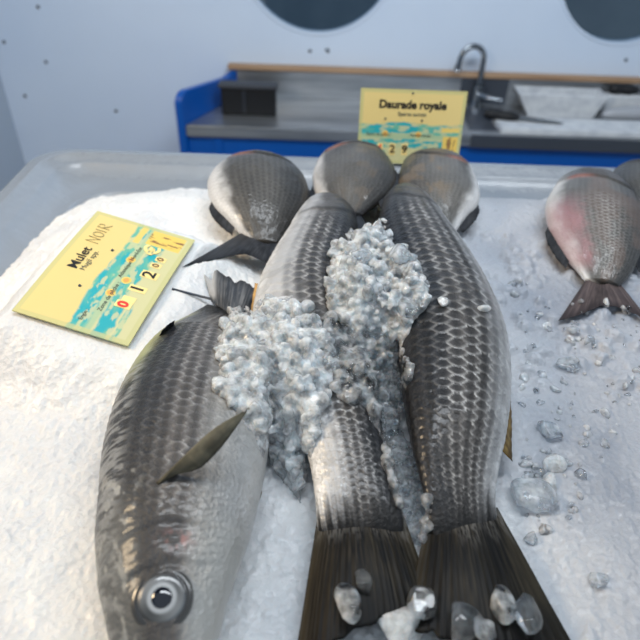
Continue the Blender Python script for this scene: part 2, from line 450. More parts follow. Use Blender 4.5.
# ------------------------------------------------------------------ ice display tray
def rrect(x0, x1, y0, y1, r, n=10):
    P = []
    for cx, cy, a0 in ((x1 - r, y0 + r, -90), (x1 - r, y1 - r, 0), (x0 + r, y1 - r, 90), (x0 + r, y0 + r, 180)):
        for a in np.linspace(math.radians(a0), math.radians(a0 + 90), n):
            P.append((cx + r * math.cos(a), cy + r * math.sin(a)))
    return np.array(P)
TX0 = at(36, 152, -.012)[0]; TX1 = 1.25; TY0 = -.12; TY1 = at(120, 149, -.012)[1]
zr = ZI - .012
prof = [(-.03, .0, .06), (-.03, .96, .06), (-.004, .985, .06), (-.004, zr - .012, .06), (-.0, zr - .003, .06), (.006, zr, .06), (.018, zr - .001, .055), (.021, zr + .0035, .055), (.026, zr + .0035, .055), (.029, zr - .001, .05), (.047, zr - .003, .045), (.050, zr - .006, .042),
        (.056, zr - .012, .04), (.085, zr - .032, .06), (.088, zr - .0295, .06), (.093, zr - .031, .06), (.096, zr - .036, .06), (.14, zr - .085, .05)]
rings = []
for inset, z, r in prof:
    q = rrect(TX0 + inset, TX1 - inset, TY0 + inset, TY1 - inset, r)
    rings.append(np.column_stack([q, np.full(len(q), z)]))
V = np.array(rings); nR, nS = V.shape[:2]
ff = grid_faces(nR, nS, True)
flat = np.concatenate([ff.ravel(), np.arange(nS)[::-1], (nR - 1) * nS + np.arange(nS)])
tray = mesh_from('display_tray', V, flat, [4] * len(ff) + [nS, nS], M_tray)
tag(tray, 'deep frosted plastic display tray with rounded rim filled with crushed ice', 'tray')

# ------------------------------------------------------------------ fish
def fish_mesh(name, keys, zs, dorsal, kind, NU, NV, rows, roll=0., wratio=.36, extra=None, head_pts=None, seed=1, sink_flat=.0):
    A = np.array([at(k[0], k[1], z) for k, z in zip(keys, zs)])
    B = np.array([at(k[2], k[3], z) for k, z in zip(keys, zs)])
    Cn = (A + B) / 2; Hf = np.linalg.norm(A - B, axis=1) / 2
    if head_pts:                                   # prepend points beyond the crest (dist, dz, half)
        d = Cn[0] - Cn[1]; d[2] = 0; d /= np.linalg.norm(d)
        for dist, dz, h in head_pts:
            q = head_pts and (base + d * dist if False else None)
        Cc, Hc = [], []
        for dist, dz, h in head_pts[::-1]:
            Cc.append(Cn[0] + d * dist + np.array([0, 0, dz])); Hc.append(h)
        Cn = np.vstack([np.array(Cc), Cn]); Hf = np.concatenate([Hc, Hf])
    K = np.column_stack([Cn, Hf])
    seglen = np.concatenate([[0], np.cumsum(np.linalg.norm(np.diff(Cn, axis=0), axis=1))])
    tk = seglen / seglen[-1]
    t = np.linspace(0, 1, NU)
    ts = np.interp(t, tk, np.arange(len(K)))
    Q = catmull(K, NU, ts)
    P, H = Q[:, :3], np.maximum(Q[:, 3], .0012)
    # gentle smoothing of the axis
    for _ in range(int(NU * .25)):
        P[1:-1] = .25 * P[:-2] + .5 * P[1:-1] + .25 * P[2:]
        H[1:-1] = .25 * H[:-2] + .5 * H[1:-1] + .25 * H[2:]
    T = np.gradient(P, axis=0); T /= np.linalg.norm(T, axis=1)[:, None]
    Z = np.array([0, 0, 1.])
    U = Z - T * (T @ Z)[:, None]; U /= np.linalg.norm(U, axis=1)[:, None]
    D = np.cross(U, T) * dorsal
    cr, sr = math.cos(roll), math.sin(roll)
    D, U = D * cr + U * sr, U * cr - D * sr
    wr = np.interp(t, *wratio) if isinstance(wratio, tuple) else np.full(NU, wratio)
    W = H * 2 * wr
    th = np.linspace(0, 2 * math.pi, NV, endpoint=False)        # 0 dorsal, pi/2 upper flank, pi ventral
    c, s = np.cos(th), np.sin(th)
    ex = {'mullet': 1.0, 'bream': 1.12}[kind]
    sy = np.sign(s) * np.abs(s) ** ex
    V = P[:, None] + D[:, None] * (H[:, None] * c)[..., None] + U[:, None] * (W[:, None] * sy)[..., None]
    # arclength coordinates for scales
    per = 2 * math.pi * np.sqrt((H ** 2 + W ** 2) / 2)
    ds = np.gradient(t) * seglen[-1]
    ring = np.linalg.norm(np.diff(np.concatenate([V, V[:, :1]], 1), axis=1), axis=2)
    arc = np.concatenate([np.zeros((NU, 1)), np.cumsum(ring, 1)[:, :-1]], 1)
    vv = arc / ring.sum(1)[:, None] * rows
    uu = np.cumsum(ds * rows / np.maximum(per, .05))[:, None] * np.ones((1, NV)) * 1.22
    # overlapping scales, free edge towards the tail
    best = np.full(V.shape[:2], 1e9); du_b = np.zeros(V.shape[:2]); dv_b = np.zeros(V.shape[:2]); idb = np.zeros(V.shape[:2])
    R = .82
    fv = np.floor(vv)
    for dj in (-1, 0, 1):
        j = fv + dj
        off = np.where(np.mod(j, 2) == 0, 0., .5)
        dv = vv - (j + .5)
        for di in (-1, 0, 1):
            i = np.floor(uu - off) + di
            uc = i + off + .2 * (_h(i, np.mod(j, rows), 3) - .5)
            du = uu - uc
            inside = (du ** 2 + dv ** 2 * 1.0 < R * R) & (uc < best)
            best = np.where(inside, uc, best); du_b = np.where(inside, du, du_b); dv_b = np.where(inside, dv, dv_b); idb = np.where(inside, _h(i, np.mod(j, rows), 8), idb)
    rad = np.sqrt(du_b ** 2 + dv_b ** 2) / R
    tt = t[:, None] * np.ones((1, NV)); cc = np.ones((NU, 1)) * c; ss = np.ones((NU, 1)) * s
    col, disp, smask = extra(tt, cc, ss, uu, vv, rad, du_b / R, dv_b, idb, seed)
    px = R * float(np.mean(per)) / rows
    disp = disp + smask * (.05 * per[:, None] / rows) * (du_b / R * .9 - .35 * dv_b ** 2 + 1.1 * (idb - .5) * dv_b)
    # normals (analytic-ish)
    dU = np.gradient(V, axis=0); dV = np.roll(V, -1, 1) - np.roll(V, 1, 1)
    Nn = np.cross(dU, dV); Nn /= np.maximum(np.linalg.norm(Nn, axis=2), 1e-9)[..., None]
    outw = V - P[:, None]
    sg = np.sign((Nn * outw).sum(2)); sg[sg == 0] = 1
    Nn *= sg[..., None]
    edge = sstep(0, .03, tt) * sstep(1, .985, tt)
    V = V + Nn * (disp * edge)[..., None]
    flip = np.mean(sg) < 0
    n = NU * NV
    Vall = np.concatenate([V.reshape(-1, 3), P[:1], P[-1:]])
    colA = np.concatenate([col.reshape(-1, 4), col[0, :1], col[-1, :1]])
    ff = grid_faces(NU, NV, True)
    a = np.arange(NV); b = np.roll(a, -1)
    cap0 = np.stack([np.full(NV, n), a, b], 1); cap1 = np.stack([np.full(NV, n + 1), (NU - 1) * NV + b, (NU - 1) * NV + a], 1)
    if flip:
        ff = ff[:, ::-1]; cap0 = cap0[:, ::-1]; cap1 = cap1[:, ::-1]
    o = mesh_from(name, Vall, np.concatenate([ff.ravel(), cap0.ravel(), cap1.ravel()]), [4] * len(ff) + [3] * (2 * NV), M_skin, None, colA)
    info = dict(P=P, D=D, U=U, H=H, W=W, T=T)
    return o, info

def mullet_col(belly_w, dark=1.0, headlen=.2, warm=0., rimk=1.0, darkk=.62, btone=1.0):
    def fn(tt, cc, ss, uu, vv, rad, du, dv, idb, seed):
        n1 = fbm(tt * 30, ss * 4 + cc * 3, seed); n2 = fbm(uu * 1.7, vv * 1.7, seed + 3); n3 = fbm(tt * 90, vv * .8, seed + 6, 3)
        back = S(50, 52, 57) * dark; flank = S(106, 102, 99) * dark; silver = S(166, 166, 166) * btone; belly = S(212, 212, 211) * btone
        k = cc + .22 * (n1 - .5)
        col = mix(belly, silver, sstep(-.98, -.72 + belly_w * .3, k - belly_w * .2))
        col = mix(col, flank, sstep(-.75 + belly_w, -.2 + belly_w, k))
        col = mix(col, back, sstep(.05 + belly_w * .5, .62, k))
        body = sstep(headlen - .02, headlen + .05, tt)
        smask = body * sstep(.985, .93, tt)
        # longitudinal dark stripes through the middle of every scale row, light free edges
        stripe = np.cos((vv - .5) * 2 * math.pi) * .5 + .5
        up = sstep(-.9 + belly_w, -.3 + belly_w, k)
        core = sstep(.85, .2, np.hypot((du - .1) * .8, dv * 1.7))
        f_dark = smask * up * np.clip((.62 * stripe ** 1.3 + .45 * core) * (.75 + .5 * n2), 0, 1)
        col = col * (1 - darkk * f_dark)[..., None]
        rim = sstep(.66, .93, rad) * smask * np.clip(-.45 + 2.0 * n2, .0, 1) * sstep(.9, .1, k) * (.35 + .65 * sstep(.12, .42, np.abs(dv)))
        col = mix(col, S(186, 185, 182), np.clip(rim * .75 * rimk, 0, 1))
        tl = sstep(.90, .965, tt + .08 * (fbm(vv * 2.2, tt * 6, seed + 9) - .5))
        col = mix(col, S(24, 22, 20) * (.6 + .8 * vnoise(vv * 4, tt * 12, seed + 2))[..., None], tl)
        col = col * (.86 + .28 * idb * smask + .14 * (1 - smask))[..., None]
        # head: plates, gill cover
        hd = 1 - body
        col = mix(col, col * .75 + S(84, 84, 82) * .25, hd * (.4 + .6 * n1))
        te = headlen - .055 * cc ** 2 * np.sign(cc + .2) * .6 - .02 * np.abs(cc)
        x = tt - te
        disp = .0016 * sstep(.012, -.004, x) * sstep(-.98, -.8, cc) * np.where(np.abs(ss) > .2, 1, np.abs(ss) / .2)
        groove = np.exp(-(x / .006) ** 2)
        col = col * (1 - .55 * groove * sstep(.95, .5, np.abs(cc)))[..., None]
        disp = disp - .0008 * np.exp(-((tt - te * .72) / .007) ** 2) * sstep(.9, .5, np.abs(cc)) + hd * .0012 * (n1 - .5)
        metal = np.clip(.04 + .22 * sstep(.4, -.6, k) * (.5 + n2 * .6), 0, .3)
        if warm: col = col * (1 - warm * np.array([0., .05, .14]))
        return np.concatenate([np.clip(col, .004, .9), metal[..., None]], -1), disp, smask
    return fn

def left_mullet_col(tt, cc, ss, uu, vv, rad, du, dv, idb, seed):
    col, disp, sm = mullet_col(.10, .9, .235, 0, .75, .5, .98)(tt, cc, ss, uu, vv, rad, du, dv, idb, seed)  # stronger light scale rims also carry painted wet highlights
    c3 = col[..., :3]
    n = fbm(tt * 26, cc * 5, 77); n2 = fbm(tt * 60, cc * 14, 78)
    up = ss > 0
    # sage green tint along the back near the tail
    g = sstep(.55, .68, tt) * sstep(.97, .86, tt) * sstep(.62, .9, cc + .2 * (n - .5))
    c3 = mix(c3, S(176, 178, 132) * (.7 + .6 * n)[..., None], g * .75)
    # dark band behind the eye and over the gill cover
    hb = sstep(.05, .1, tt) * sstep(.30, .2, tt) * np.exp(-((cc - .18) / .34) ** 2)
    c3 = mix(c3, S(40, 42, 45), .55 * sstep(.1, .4, cc) * sstep(.8, .6, cc) * sstep(.95, .85, tt))
    c3 = mix(c3, S(54, 54, 55), np.clip(hb * (.5 + .7 * n), 0, 1))
    # pale worn patches along the crown, rosy marks on the cheek
    w = sstep(.6, .68, n2) * sstep(.38, .3, tt) * sstep(.35, .7, cc)
    c3 = mix(c3, S(188, 188, 182), w * .8)
    sky_sheen = sstep(.62, .8, cc) * sstep(.75, .6, tt) * sstep(.42, .62, fbm(tt * 150, cc * 7, 92))  # light streaks: sky reflection along the back painted into the colour
    c3 = mix(c3, S(150, 152, 152), sky_sheen * .75)
    crown = sstep(.34, .2, tt) * sstep(.3, .62, cc)
    c3 = mix(c3, S(118, 120, 118), crown * .5)
    red = np.exp(-((tt - .205) / .014) ** 2) * np.exp(-((cc + .14) / .2) ** 2) * sstep(.45, .6, fbm(tt * 120, cc * 20, 90))
    c3 = mix(c3, S(168, 112, 104), red * .75)
    pale = sstep(.3, .2, tt) * sstep(-.15, -.6, cc)
    c3 = mix(c3, S(196, 194, 186), pale * .7)
    soft = sstep(-.05, -.35, cc)                       # scales of the lower flank are faint
    c3 = mix(c3, S(182, 180, 174), soft * .45)
    wrk = np.abs(np.sin((tt * 220 + cc * 9 + n * 6))) ** 10 * sstep(.36, .26, tt) * sstep(.1, .18, tt) * sstep(.85, .5, np.abs(cc))
    c3 = c3 * (1 - .25 * wrk)[..., None]
    disp = disp - .00018 * wrk
    col = np.concatenate([np.clip(c3, .004, .9), col[..., 3:]], -1)
    return col, disp, sm

def bream_col(pink=0., tone=1.0, bands=.2, brown=0., gill=.40):
    def fn(tt, cc, ss, uu, vv, rad, du, dv, idb, seed):
        n1 = fbm(tt * 14, cc * 4 + ss, seed); n2 = fbm(tt * 50, cc * 16, seed + 4)
        back = S(62, 62, 62) * tone; flank = S(104, 102, 98) * tone; belly = S(222, 221, 219)
        flank = flank * (.55 + .9 * fbm(tt * 7, cc * 3, seed + 11))[..., None]
        k = cc + .25 * (n1 - .5)
        col = mix(belly, flank, sstep(-.94, -.60, k))
        col = mix(col, back, sstep(.1, .85, k))
        body = sstep(.30, .36, tt); sm = body * sstep(1, .95, tt)
        ln = (np.cos((vv - .5) * 2 * math.pi) * .5 + .5)
        col = col * (1 - bands * ln * sm * sstep(-.85, -.3, k))[..., None]
        rim = sstep(.7, .95, rad) * sm
        col = mix(col, S(170, 168, 164) * tone, rim * (.1 + .25 * n2))
        if pink:
            pk = sstep(.5, .66, tt) * sstep(.99, .88, tt) * sstep(-.2, -.55, cc + .3 * (n2 - .5)) * (.35 + .8 * n1)
            col = mix(col, S(176, 126, 130), np.clip(pk * .7 * pink, 0, 1))
            col = mix(col, S(104, 88, 80), .55 * sstep(.45, .65, fbm(tt * 9, cc * 2.4, seed + 31)) * sstep(-.5, -.1, cc))
            col = mix(col, S(196, 194, 190), .6 * rim * np.exp(-((cc - .1) / .3) ** 2) * sstep(.5, .6, tt))  # light scale highlights painted along the middle of the flank
        if brown:
            br = sstep(.5, .7, n1) * sstep(-.5, .1, cc)
            col = mix(col, S(120, 104, 84), br * brown)
        x = tt - (gill + .03 * np.sin(cc * 2.2 + seed) - .04 * cc ** 2)
        groove = np.exp(-(x / .011) ** 2)
        slit = np.exp(-((x - .004) / .016) ** 2) * sstep(.1, -.3, cc + .1) * sstep(-.8, -.6, cc)
        col = col * (1 - .72 * groove * sstep(.95, .6, np.abs(cc)))[..., None]
        col = mix(col, S(176, 120, 108), slit * .55)
        ahead = sstep(.01, -.02, x)
        col = mix(col, S(66, 64, 62) * (.7 + .7 * n1)[..., None], ahead * .6)
        disp = .0026 * sstep(.012, -.006, x) * np.abs(ss) + .0022 * (fbm(tt * 8, cc * 3, seed + 2) - .5) + .0006 * (n2 - .5)
        metal = np.clip(.05 + .2 * sstep(.3, -.7, k) * n2, 0, .3)
        return np.concatenate([np.clip(col, .004, .9), metal[..., None]], -1), disp, sm * .7
    return fn

def fin(name, base, tip, colf, parent, nr=44, nl=24, th=.0011, sag=0.0, rays=16, ragged=0., seed=1, lift=None):
    "ruled fin between a base line and a free edge, rays raised on a thin membrane with real thickness"
    Bp = catmull(base, nr) if len(base) > 2 else np.linspace(base[0], base[1], nr)
    Tp = catmull(tip, nr) if len(tip) > 2 else np.linspace(tip[0], tip[1], nr)
    rr_ = np.linspace(0, 1, nl)
    q = np.linspace(0, 1, nr)
    reach = 1 - ragged * (vnoise(q * rays * .9, q * 0 + seed, seed) ** 2)
    X = Bp[:, None] + (Tp - Bp)[:, None] * (rr_[None, :, None] * reach[:, None, None])
    nrm = np.cross(np.gradient(X, axis=0), np.gradient(X, axis=1)); nrm /= np.maximum(np.linalg.norm(nrm, axis=2), 1e-9)[..., None]
    if nrm[..., 2].mean() < 0: nrm = -nrm
    qj = q + .55 / rays * (fbm(q * rays * 1.1, q * 0 + 3, seed + 40, 2) - .5) * 2
    ph = qj[:, None] * rays * 2 * math.pi
    h = .00022 * np.sin(ph) * (.2 + rr_[None]) * np.minimum(1, rr_ * 6)[None] + sag * np.sin(math.pi * rr_)[None] * np.sin(math.pi * q)[:, None] + .0012 * (fbm(q[:, None] * 5 + 0 * rr_[None], rr_[None] * 2 + 0 * q[:, None], seed) - .5)
    X = X + nrm * h[..., None]
    thick = th * (1.3 - rr_)[None, :, None] * np.ones((nr, 1, 1))
    top = X + nrm * thick / 2; bot = X - nrm * thick / 2
    C_ = colf(q[:, None] * np.ones((1, nl)), rr_[None] * np.ones((nr, 1)), ph, seed)
    C_ = np.concatenate([np.clip(C_, .003, .9), np.zeros((nr, nl, 1))], -1)
    Ff = grid_faces(nr, nl)
    n = nr * nl
    I = np.arange(n).reshape(nr, nl)
    rim = np.concatenate([I[0, :], I[1:, -1], I[-1, ::-1][1:], I[::-1, 0][1:-1]])
    r2 = np.roll(rim, -1)
    side = np.stack([rim, r2, r2 + n, rim + n], 1)
    flat = np.concatenate([Ff.ravel(), (Ff[:, ::-1] + n).ravel(), side.ravel()])
    return mesh_from(name, np.concatenate([top.reshape(-1, 3), bot.reshape(-1, 3)]), flat, [4] * (2 * len(Ff) + len(side)), M_fin, parent, np.concatenate([C_.reshape(-1, 4)] * 2))
def fin_col(c_ray, c_mem, c_tip, tipk=.35, rayf=46, edge=0.):
    c_ray, c_mem, c_tip = S(*c_ray), S(*c_mem), S(*c_tip)
    def f(q, r, ph, seed):
        n = fbm(q * rayf, r * (2.2 if rayf < 60 else 5), seed); n2 = fbm(q * 7, r * 2.4, seed + 3)
        st = .5 + .5 * np.sin(ph)
        col = mix(c_mem * np.ones(q.shape + (1,)), c_ray, np.clip(st * .2 + .12 + (n - .5) * (2.2 if rayf < 60 else 1.7), 0, 1))
        col = mix(col, c_tip, sstep(1 - tipk, 1.0, r) * .8)
        if edge: col = mix(col * .62, c_ray * (.6 + .5 * n)[..., None], edge * sstep(.30, .5, np.abs(q - .5) + .1 * (n2 - .5)))
        if rayf > 60:
            dust = sstep(.34, .08, r + .25 * (vnoise(q * 17, r * 2, seed + 5) - .5)) * sstep(.38, .6, fbm(q * 80, r * 26, seed + 6))
            col = mix(col, S(112, 110, 106), dust * .55)
        return col * (.35 + 1.25 * n2)[..., None]
    return f
tail_dark = fin_col((64, 58, 45), (10, 10, 11), (8, 8, 8), .35, 130, .6)
tail_brown = fin_col((68, 61, 47), (12, 11, 11), (10, 9, 9), .35, 130, .6)
tail_grey = fin_col((112, 114, 116), (58, 62, 68), (46, 48, 52))
fin_olive = fin_col((124, 118, 96), (92, 88, 74), (48, 48, 46))
fin_black = fin_col((64, 66, 70), (40, 42, 46), (28, 30, 34))

def eye(parent, c, n, r_iris, r_sock, r_pup, flat=.45):
    "lens-shaped eye: socket ring and silver iris, with the pupil set in it"
    n = Vector(n).normalized(); Mx = Matrix.Translation(Vector(c)) @ n.to_track_quat('Z', 'Y').to_matrix().to_4x4()
    nr_, ns = 26, 48
    rr_ = np.linspace(0, 1, nr_); th = np.arange(ns) * 2 * math.pi / ns
    R_ = rr_ * r_sock
    z = np.where(R_ < r_iris, .0 + flat * np.sqrt(np.maximum(0, r_iris ** 2 - R_ ** 2)) * .75 + .0008, 0)
    z = np.where(R_ >= r_iris, .0006 * np.sin(np.clip((R_ - r_iris) / (r_sock - r_iris), 0, 1) * math.pi) - .0008 * (R_ - r_iris) / (r_sock - r_iris), z)
    V = np.stack([R_[:, None] * np.cos(th), R_[:, None] * np.sin(th), z[:, None] * np.ones((1, ns))], -1)
    C_ = np.zeros((nr_, ns, 4))
    k = (R_ / r_iris)[:, None] * np.ones((1, ns))
    base = mix(S(168, 174, 178) * np.ones((nr_, ns, 1)), S(58, 60, 60), sstep(.57, .70, k) * (.8 + .2 * np.sin(th * 2)[None]))
    base = mix(base, S(40, 40, 40), sstep(.97, 1.04, k))
    base = mix(base, S(72, 72, 70), sstep(1.12, 1.4, k))
    C_[..., :3] = base; C_[..., 3] = .1 * sstep(.8, .6, k)
    ff = grid_faces(nr_, ns, True)
    V = np.array([tuple(Mx @ Vector(v)) for v in V.reshape(-1, 3)])
    e = mesh_from('eye', V, ff.ravel(), [4] * len(ff), M_iris, None, C_.reshape(-1, 4))
    bm = bmesh.new()
    zt = .0008 + flat * .75 * math.sqrt(max(0, r_iris ** 2 - (r_pup * .4) ** 2))
    bmesh.ops.create_uvsphere(bm, u_segments=28, v_segments=16, radius=r_pup, matrix=Mx @ Matrix.Translation((0, 0, zt - r_pup * .18)) @ Matrix.Diagonal((1, 1, .34, 1)))
    p = from_bm('pupil', bm, M_pupil, None, True)
    return e, p

BODIES = []           # every body and fin: (object) for later contact queries
def P3(pts, z=None):
    return [at(*p) if len(p) == 3 else at(p[0], p[1], z) for p in pts]

def assemble(root_name, label, kids, cat='fish', group=None):
    c = np.mean([np.array(kids[0].data.vertices[i].co) for i in range(0, len(kids[0].data.vertices), 97)], axis=0)
    zlow = min(v.co.z for v in kids[0].data.vertices)
    r = tag(empty(root_name, (c[0], c[1], zlow)), label, cat, group)
    adopt(r, *kids); BODIES.extend(kids)
    return r

WM = (np.array([0, .06, .2, .45, .8, .92, 1.]), np.array([.46, .42, .38, .36, .31, .16, .02]))
# ---- left mullet, head towards the viewer
keysL = [(160, 706, 176, 706), (143, 696, 192, 696), (128, 676, 208, 676), (114, 640, 220, 640), (108, 609, 227, 609), (99, 571, 239, 571), (97, 534, 250, 534),
         (101, 493, 260, 493), (105, 455, 267, 457), (115, 415, 270, 418), (131, 380, 270, 396), (149, 352, 266, 374), (170, 331, 260, 354), (191, 316, 254, 337), (212, 302, 250, 319)]
zL = [.022, .026, .030, .034, .036, .037, .037, .036, .034, .032, .029, .026, .023, .020, .018]
oL, iL = fish_mesh('body', keysL, zL, 1, 'mullet', 430, 230, 32, math.radians(8), WM, left_mullet_col, seed=5)
kids = [oL]
bvL = BVHTree.FromObject(oL, bpy.context.evaluated_depsgraph_get())
hit = bvL.ray_cast(Vector(CAM), Vector(ray(162, 598)))
e, pu = eye(None, hit[0] - hit[1] * .0012, (hit[1] + Vector((0, -.05, .1))).normalized(), .0128, .0172, .0066, .14)
pu.parent = e; kids.append(e)
# pectoral fin, lifting off the flank
hb = bvL.ray_cast(Vector(CAM), Vector(ray(157, 484)))[0]; hb2 = bvL.ray_cast(Vector(CAM), Vector(ray(176, 474)))[0]
zt = hb.z - ZI
up_edge = [np.array(hb), at(185, 455, zt + .016), at(215, 428, zt + .026), at(249, 408, zt + .03)]
lo_edge = [np.array(hb2), at(200, 468, zt + .008), at(224, 444, zt + .018), at(249, 408.6, zt + .0295)]
kids.append(fin('pectoral_fin', up_edge, lo_edge, fin_col((112, 106, 88), (96, 92, 78), (46, 46, 44), .2), None, 40, 18, .0018, .002, 7, 0, 4))
# first dorsal fin folded at the back, second further on, tail
kids.append(fin('dorsal_fin', P3([(157, 342, .046), (172, 329, .046)]), P3([(163, 329, .066), (175, 319, .064)]), fin_black, None, 16, 10, .0014, 0, 4, .2, 3))
kids.append(fin('dorsal_fin', P3([(122, 400, .048), (134, 381, .048)]), P3([(127, 388, .062), (138, 370, .060)]), fin_black, None, 16, 10, .0012, 0, 4, .3, 9))
def left_tail(q, r, ph, seed):
    c = tail_grey(q, r, ph, seed)
    return mix(c, S(168, 170, 172) * (.75 + .4 * fbm(q * 60, r * 8, 5))[..., None], sstep(.24, .12, q) * sstep(.1, .35, r))
kids.append(fin('tail_fin', P3([(212, 302, .018), (228, 312, .024), (250, 319, .018)]), P3([(203, 270, .034), (220, 268, .036), (232, 277, .032), (250, 281, .03), (270, 279, .028)]), left_tail, None, 70, 26, .0012, .002, 12, .42, 21))
kids.append(fin('pelvic_fin', P3([(252, 520, .018), (262, 492, .018)]), P3([(250, 500, .012), (258, 470, .012)]), fin_olive, None, 14, 8, .001, 0, 4, 0, 3))
assemble('mullet', 'grey mullet with its big eye and head towards the front, left of the ice heap', kids, 'fish', 'mullets laid on the ice')

# ---- middle mullet, tail towards the viewer
keysC = [(318, 199, 328, 203), (304, 207, 346, 215), (297, 218, 356, 228), (287, 234, 357, 244), (270, 262, 353, 268), (257, 290, 352, 294), (253, 320, 356, 322),
         (262, 355, 364, 358), (283, 392, 372, 395), (302, 430, 382, 432), (312, 470, 391, 470), (316, 500, 398, 505), (317, 528, 406, 530), (320, 542, 403, 545), (340, 552, 384, 553)]
zCm = [.046, .048, .047, .046, .044, .042, .040, .037, .034, .031, .028, .025, .021, .014, .007]
oC, iC = fish_mesh('body', keysC, zCm, 1, 'mullet', 430, 230, 21, math.radians(4), WM, mullet_col(.30, .58, .17, 0, 1, .62, 1.3), seed=15)
kids = [oC]
kids.append(fin('tail_fin', P3([(319, 508, .019), (360, 512, .022), (401, 510, .019)]), P3([(295, 660, .012), (325, 650, .02), (372, 625, .022), (412, 622, .018), (446, 634, .012)]), tail_brown, None, 110, 40, .0016, .004, 22, .05, 31))
kids.append(fin('pelvic_fin', P3([(263, 285, .040), (256, 318, .036)]), P3([(255, 283, .034), (250, 312, .030)]), fin_col((206, 170, 110), (190, 150, 92), (170, 140, 90)), None, 16, 8, .001, 0, 3, 0, 3))
kids.append(fin('dorsal_fin', P3([(376, 420, .036), (390, 470, .03)]), P3([(384, 436, .03), (394, 476, .026)]), fin_black, None, 16, 8, .001, 0, 5, .1, 8))
bvC = BVHTree.FromObject(oC, bpy.context.evaluated_depsgraph_get())
assemble('mullet', 'middle mullet with white belly and ice heaped over its left flank, brown tail in front', kids, 'fish', 'mullets laid on the ice')

# ---- right mullet
keysR = [(400, 190, 410, 192), (388, 196, 425, 203), (381, 210, 440, 222), (378, 232, 457, 243), (382, 262, 477, 270), (388, 295, 496, 303), (394, 330, 508, 335),
         (399, 370, 511, 372), (403, 410, 508, 410), (410, 450, 501, 448), (418, 480, 497, 482), (425, 505, 497, 507), (427, 528, 502, 528), (433, 542, 500, 543), (450, 552, 482, 552)]
zR = [.044, .047, .047, .046, .045, .043, .041, .038, .035, .032, .028, .025, .021, .014, .007]
oR, iR = fish_mesh('body', keysR, zR, -1, 'mullet', 430, 230, 21, math.radians(10), WM, mullet_col(-.02, .55, .16), seed=25)
kids = [oR]
kids.append(fin('tail_fin', P3([(429, 508, .019), (463, 512, .022), (497, 508, .019)]), P3([(404, 628, .016), (440, 640, .02), (488, 650, .022), (530, 655, .018), (577, 652, .010)]), tail_dark, None, 110, 40, .0016, .004, 22, .05, 41))
kids.append(fin('anal_fin', P3([(506, 392, .030), (500, 448, .026)]), P3([(511, 402, .020), (513, 462, .014)]), fin_col((150, 126, 76), (92, 72, 40), (84, 66, 40)), None, 24, 10, .0012, 0, 7, .06, 3))
assemble('mullet', 'right-hand mullet showing rows of dark scales, clear of ice along its right side', kids, 'fish', 'mullets laid on the ice')

# ---- breams along the back
WB = (np.array([0, .1, .3, .6, .85, 1.]), np.array([.5, .36, .29, .26, .24, .2]))
def bream(root, label, keys, zs, roll, dorsal, colf, tbase, ttip, tcol, seed, head=None, eye_side=True, extra_fins=(), ragged=.05):
    head = head or [(.035, -.012, .046), (.058, -.030, .032), (.072, -.046, .018), (.078, -.054, .004)]
    o, i = fish_mesh('body', keys, zs, dorsal, 'bream', 260, 200, 40, roll, WB, colf, head_pts=head, seed=seed)
    ks = [o, fin('tail_fin', P3(tbase), P3(ttip), tcol, None, 60, 26, .0014, .001, 14, ragged, seed)]
    # eye on the upper side of the head
    j = int(.17 * 260)
    c = i['P'][j] + i['U'][j] * i['W'][j] * .96 + i['D'][j] * i['H'][j] * .25
    e, pu = eye(None, c, i['U'][j], .0068, .0085, .0036, .4); pu.parent = e; ks.append(e)
    # dorsal and anal fins folded along the edges
    for nm, sgn, a, b, w in (('dorsal_fin', 1, .42, .86, .007), ('anal_fin', -1, .66, .88, .006)):
        ids = np.linspace(a, b, 9) * 259
        ids = ids.astype(int)
        bl = [i['P'][k] + i['D'][k] * i['H'][k] * sgn * .97 for k in ids]
        tl = [i['P'][k] + i['D'][k] * (i['H'][k] + w * math.sin(math.pi * (.15 + .7 * n_ / 8))) * sgn + i['T'][k] * .012 - i['U'][k] * .004 for n_, k in enumerate(ids)]
        ks.append(fin(nm, bl, tl, fin_black, None, 60, 8, .0012, 0, 22, .1, seed + 2))
    ks.extend(extra_fins)
    return assemble(root, label, ks, 'fish', 'sea breams along the back of the tray')
bream('sea_bream', 'dark bream at the back left whose long pointed tail reaches towards the tilted yellow card',
      [(211, 178, 305, 181), (209, 190, 309, 196), (218, 205, 304, 213), (233, 222, 292, 228), (245, 234, 282, 240), (248, 242, 278, 246)],
      [.035, .034, .030, .024, .018, .015], math.radians(-4), 1, bream_col(0, .50, .32),
      [(244, 232, .020), (262, 243, .022), (277, 244, .018)], [(182, 267, .042), (238, 255, .028), (250, 256, .022), (264, 262, .020), (277, 264, .018)], fin_black, 51, None, ragged=.03)
bream('sea_bream', 'middle bream of the back row, resting above the heads of the two central mullets',
      [(316, 164, 390, 166), (312, 178, 396, 182), (315, 192, 388, 196), (326, 205, 373, 208), (334, 214, 362, 217)],
      [.037, .037, .036, .034, .033], math.radians(6), 1, bream_col(0, .62, .1, .25),
      [(335, 213, .033), (348, 217, .035), (361, 216, .033)], [(330, 236, .040), (345, 238, .042), (355, 236, .040), (366, 240, .036), (378, 246, .03)], fin_black, 61)
bream('sea_bream', 'brownish bream under the upright yellow card, its tail behind the right-hand mullet',
      [(401, 172, 474, 174), (397, 190, 480, 195), (402, 206, 470, 211), (414, 222, 458, 229), (424, 236, 448, 241)],
      [.034, .033, .028, .020, .014], math.radians(4), -1, bream_col(0, .76, .12, .6),
      [(425, 235, .012), (436, 240, .014), (448, 241, .012)], [(408, 262, .008), (424, 258, .008), (436, 256, .008), (448, 262, .008), (462, 272, .006)], fin_black, 71)
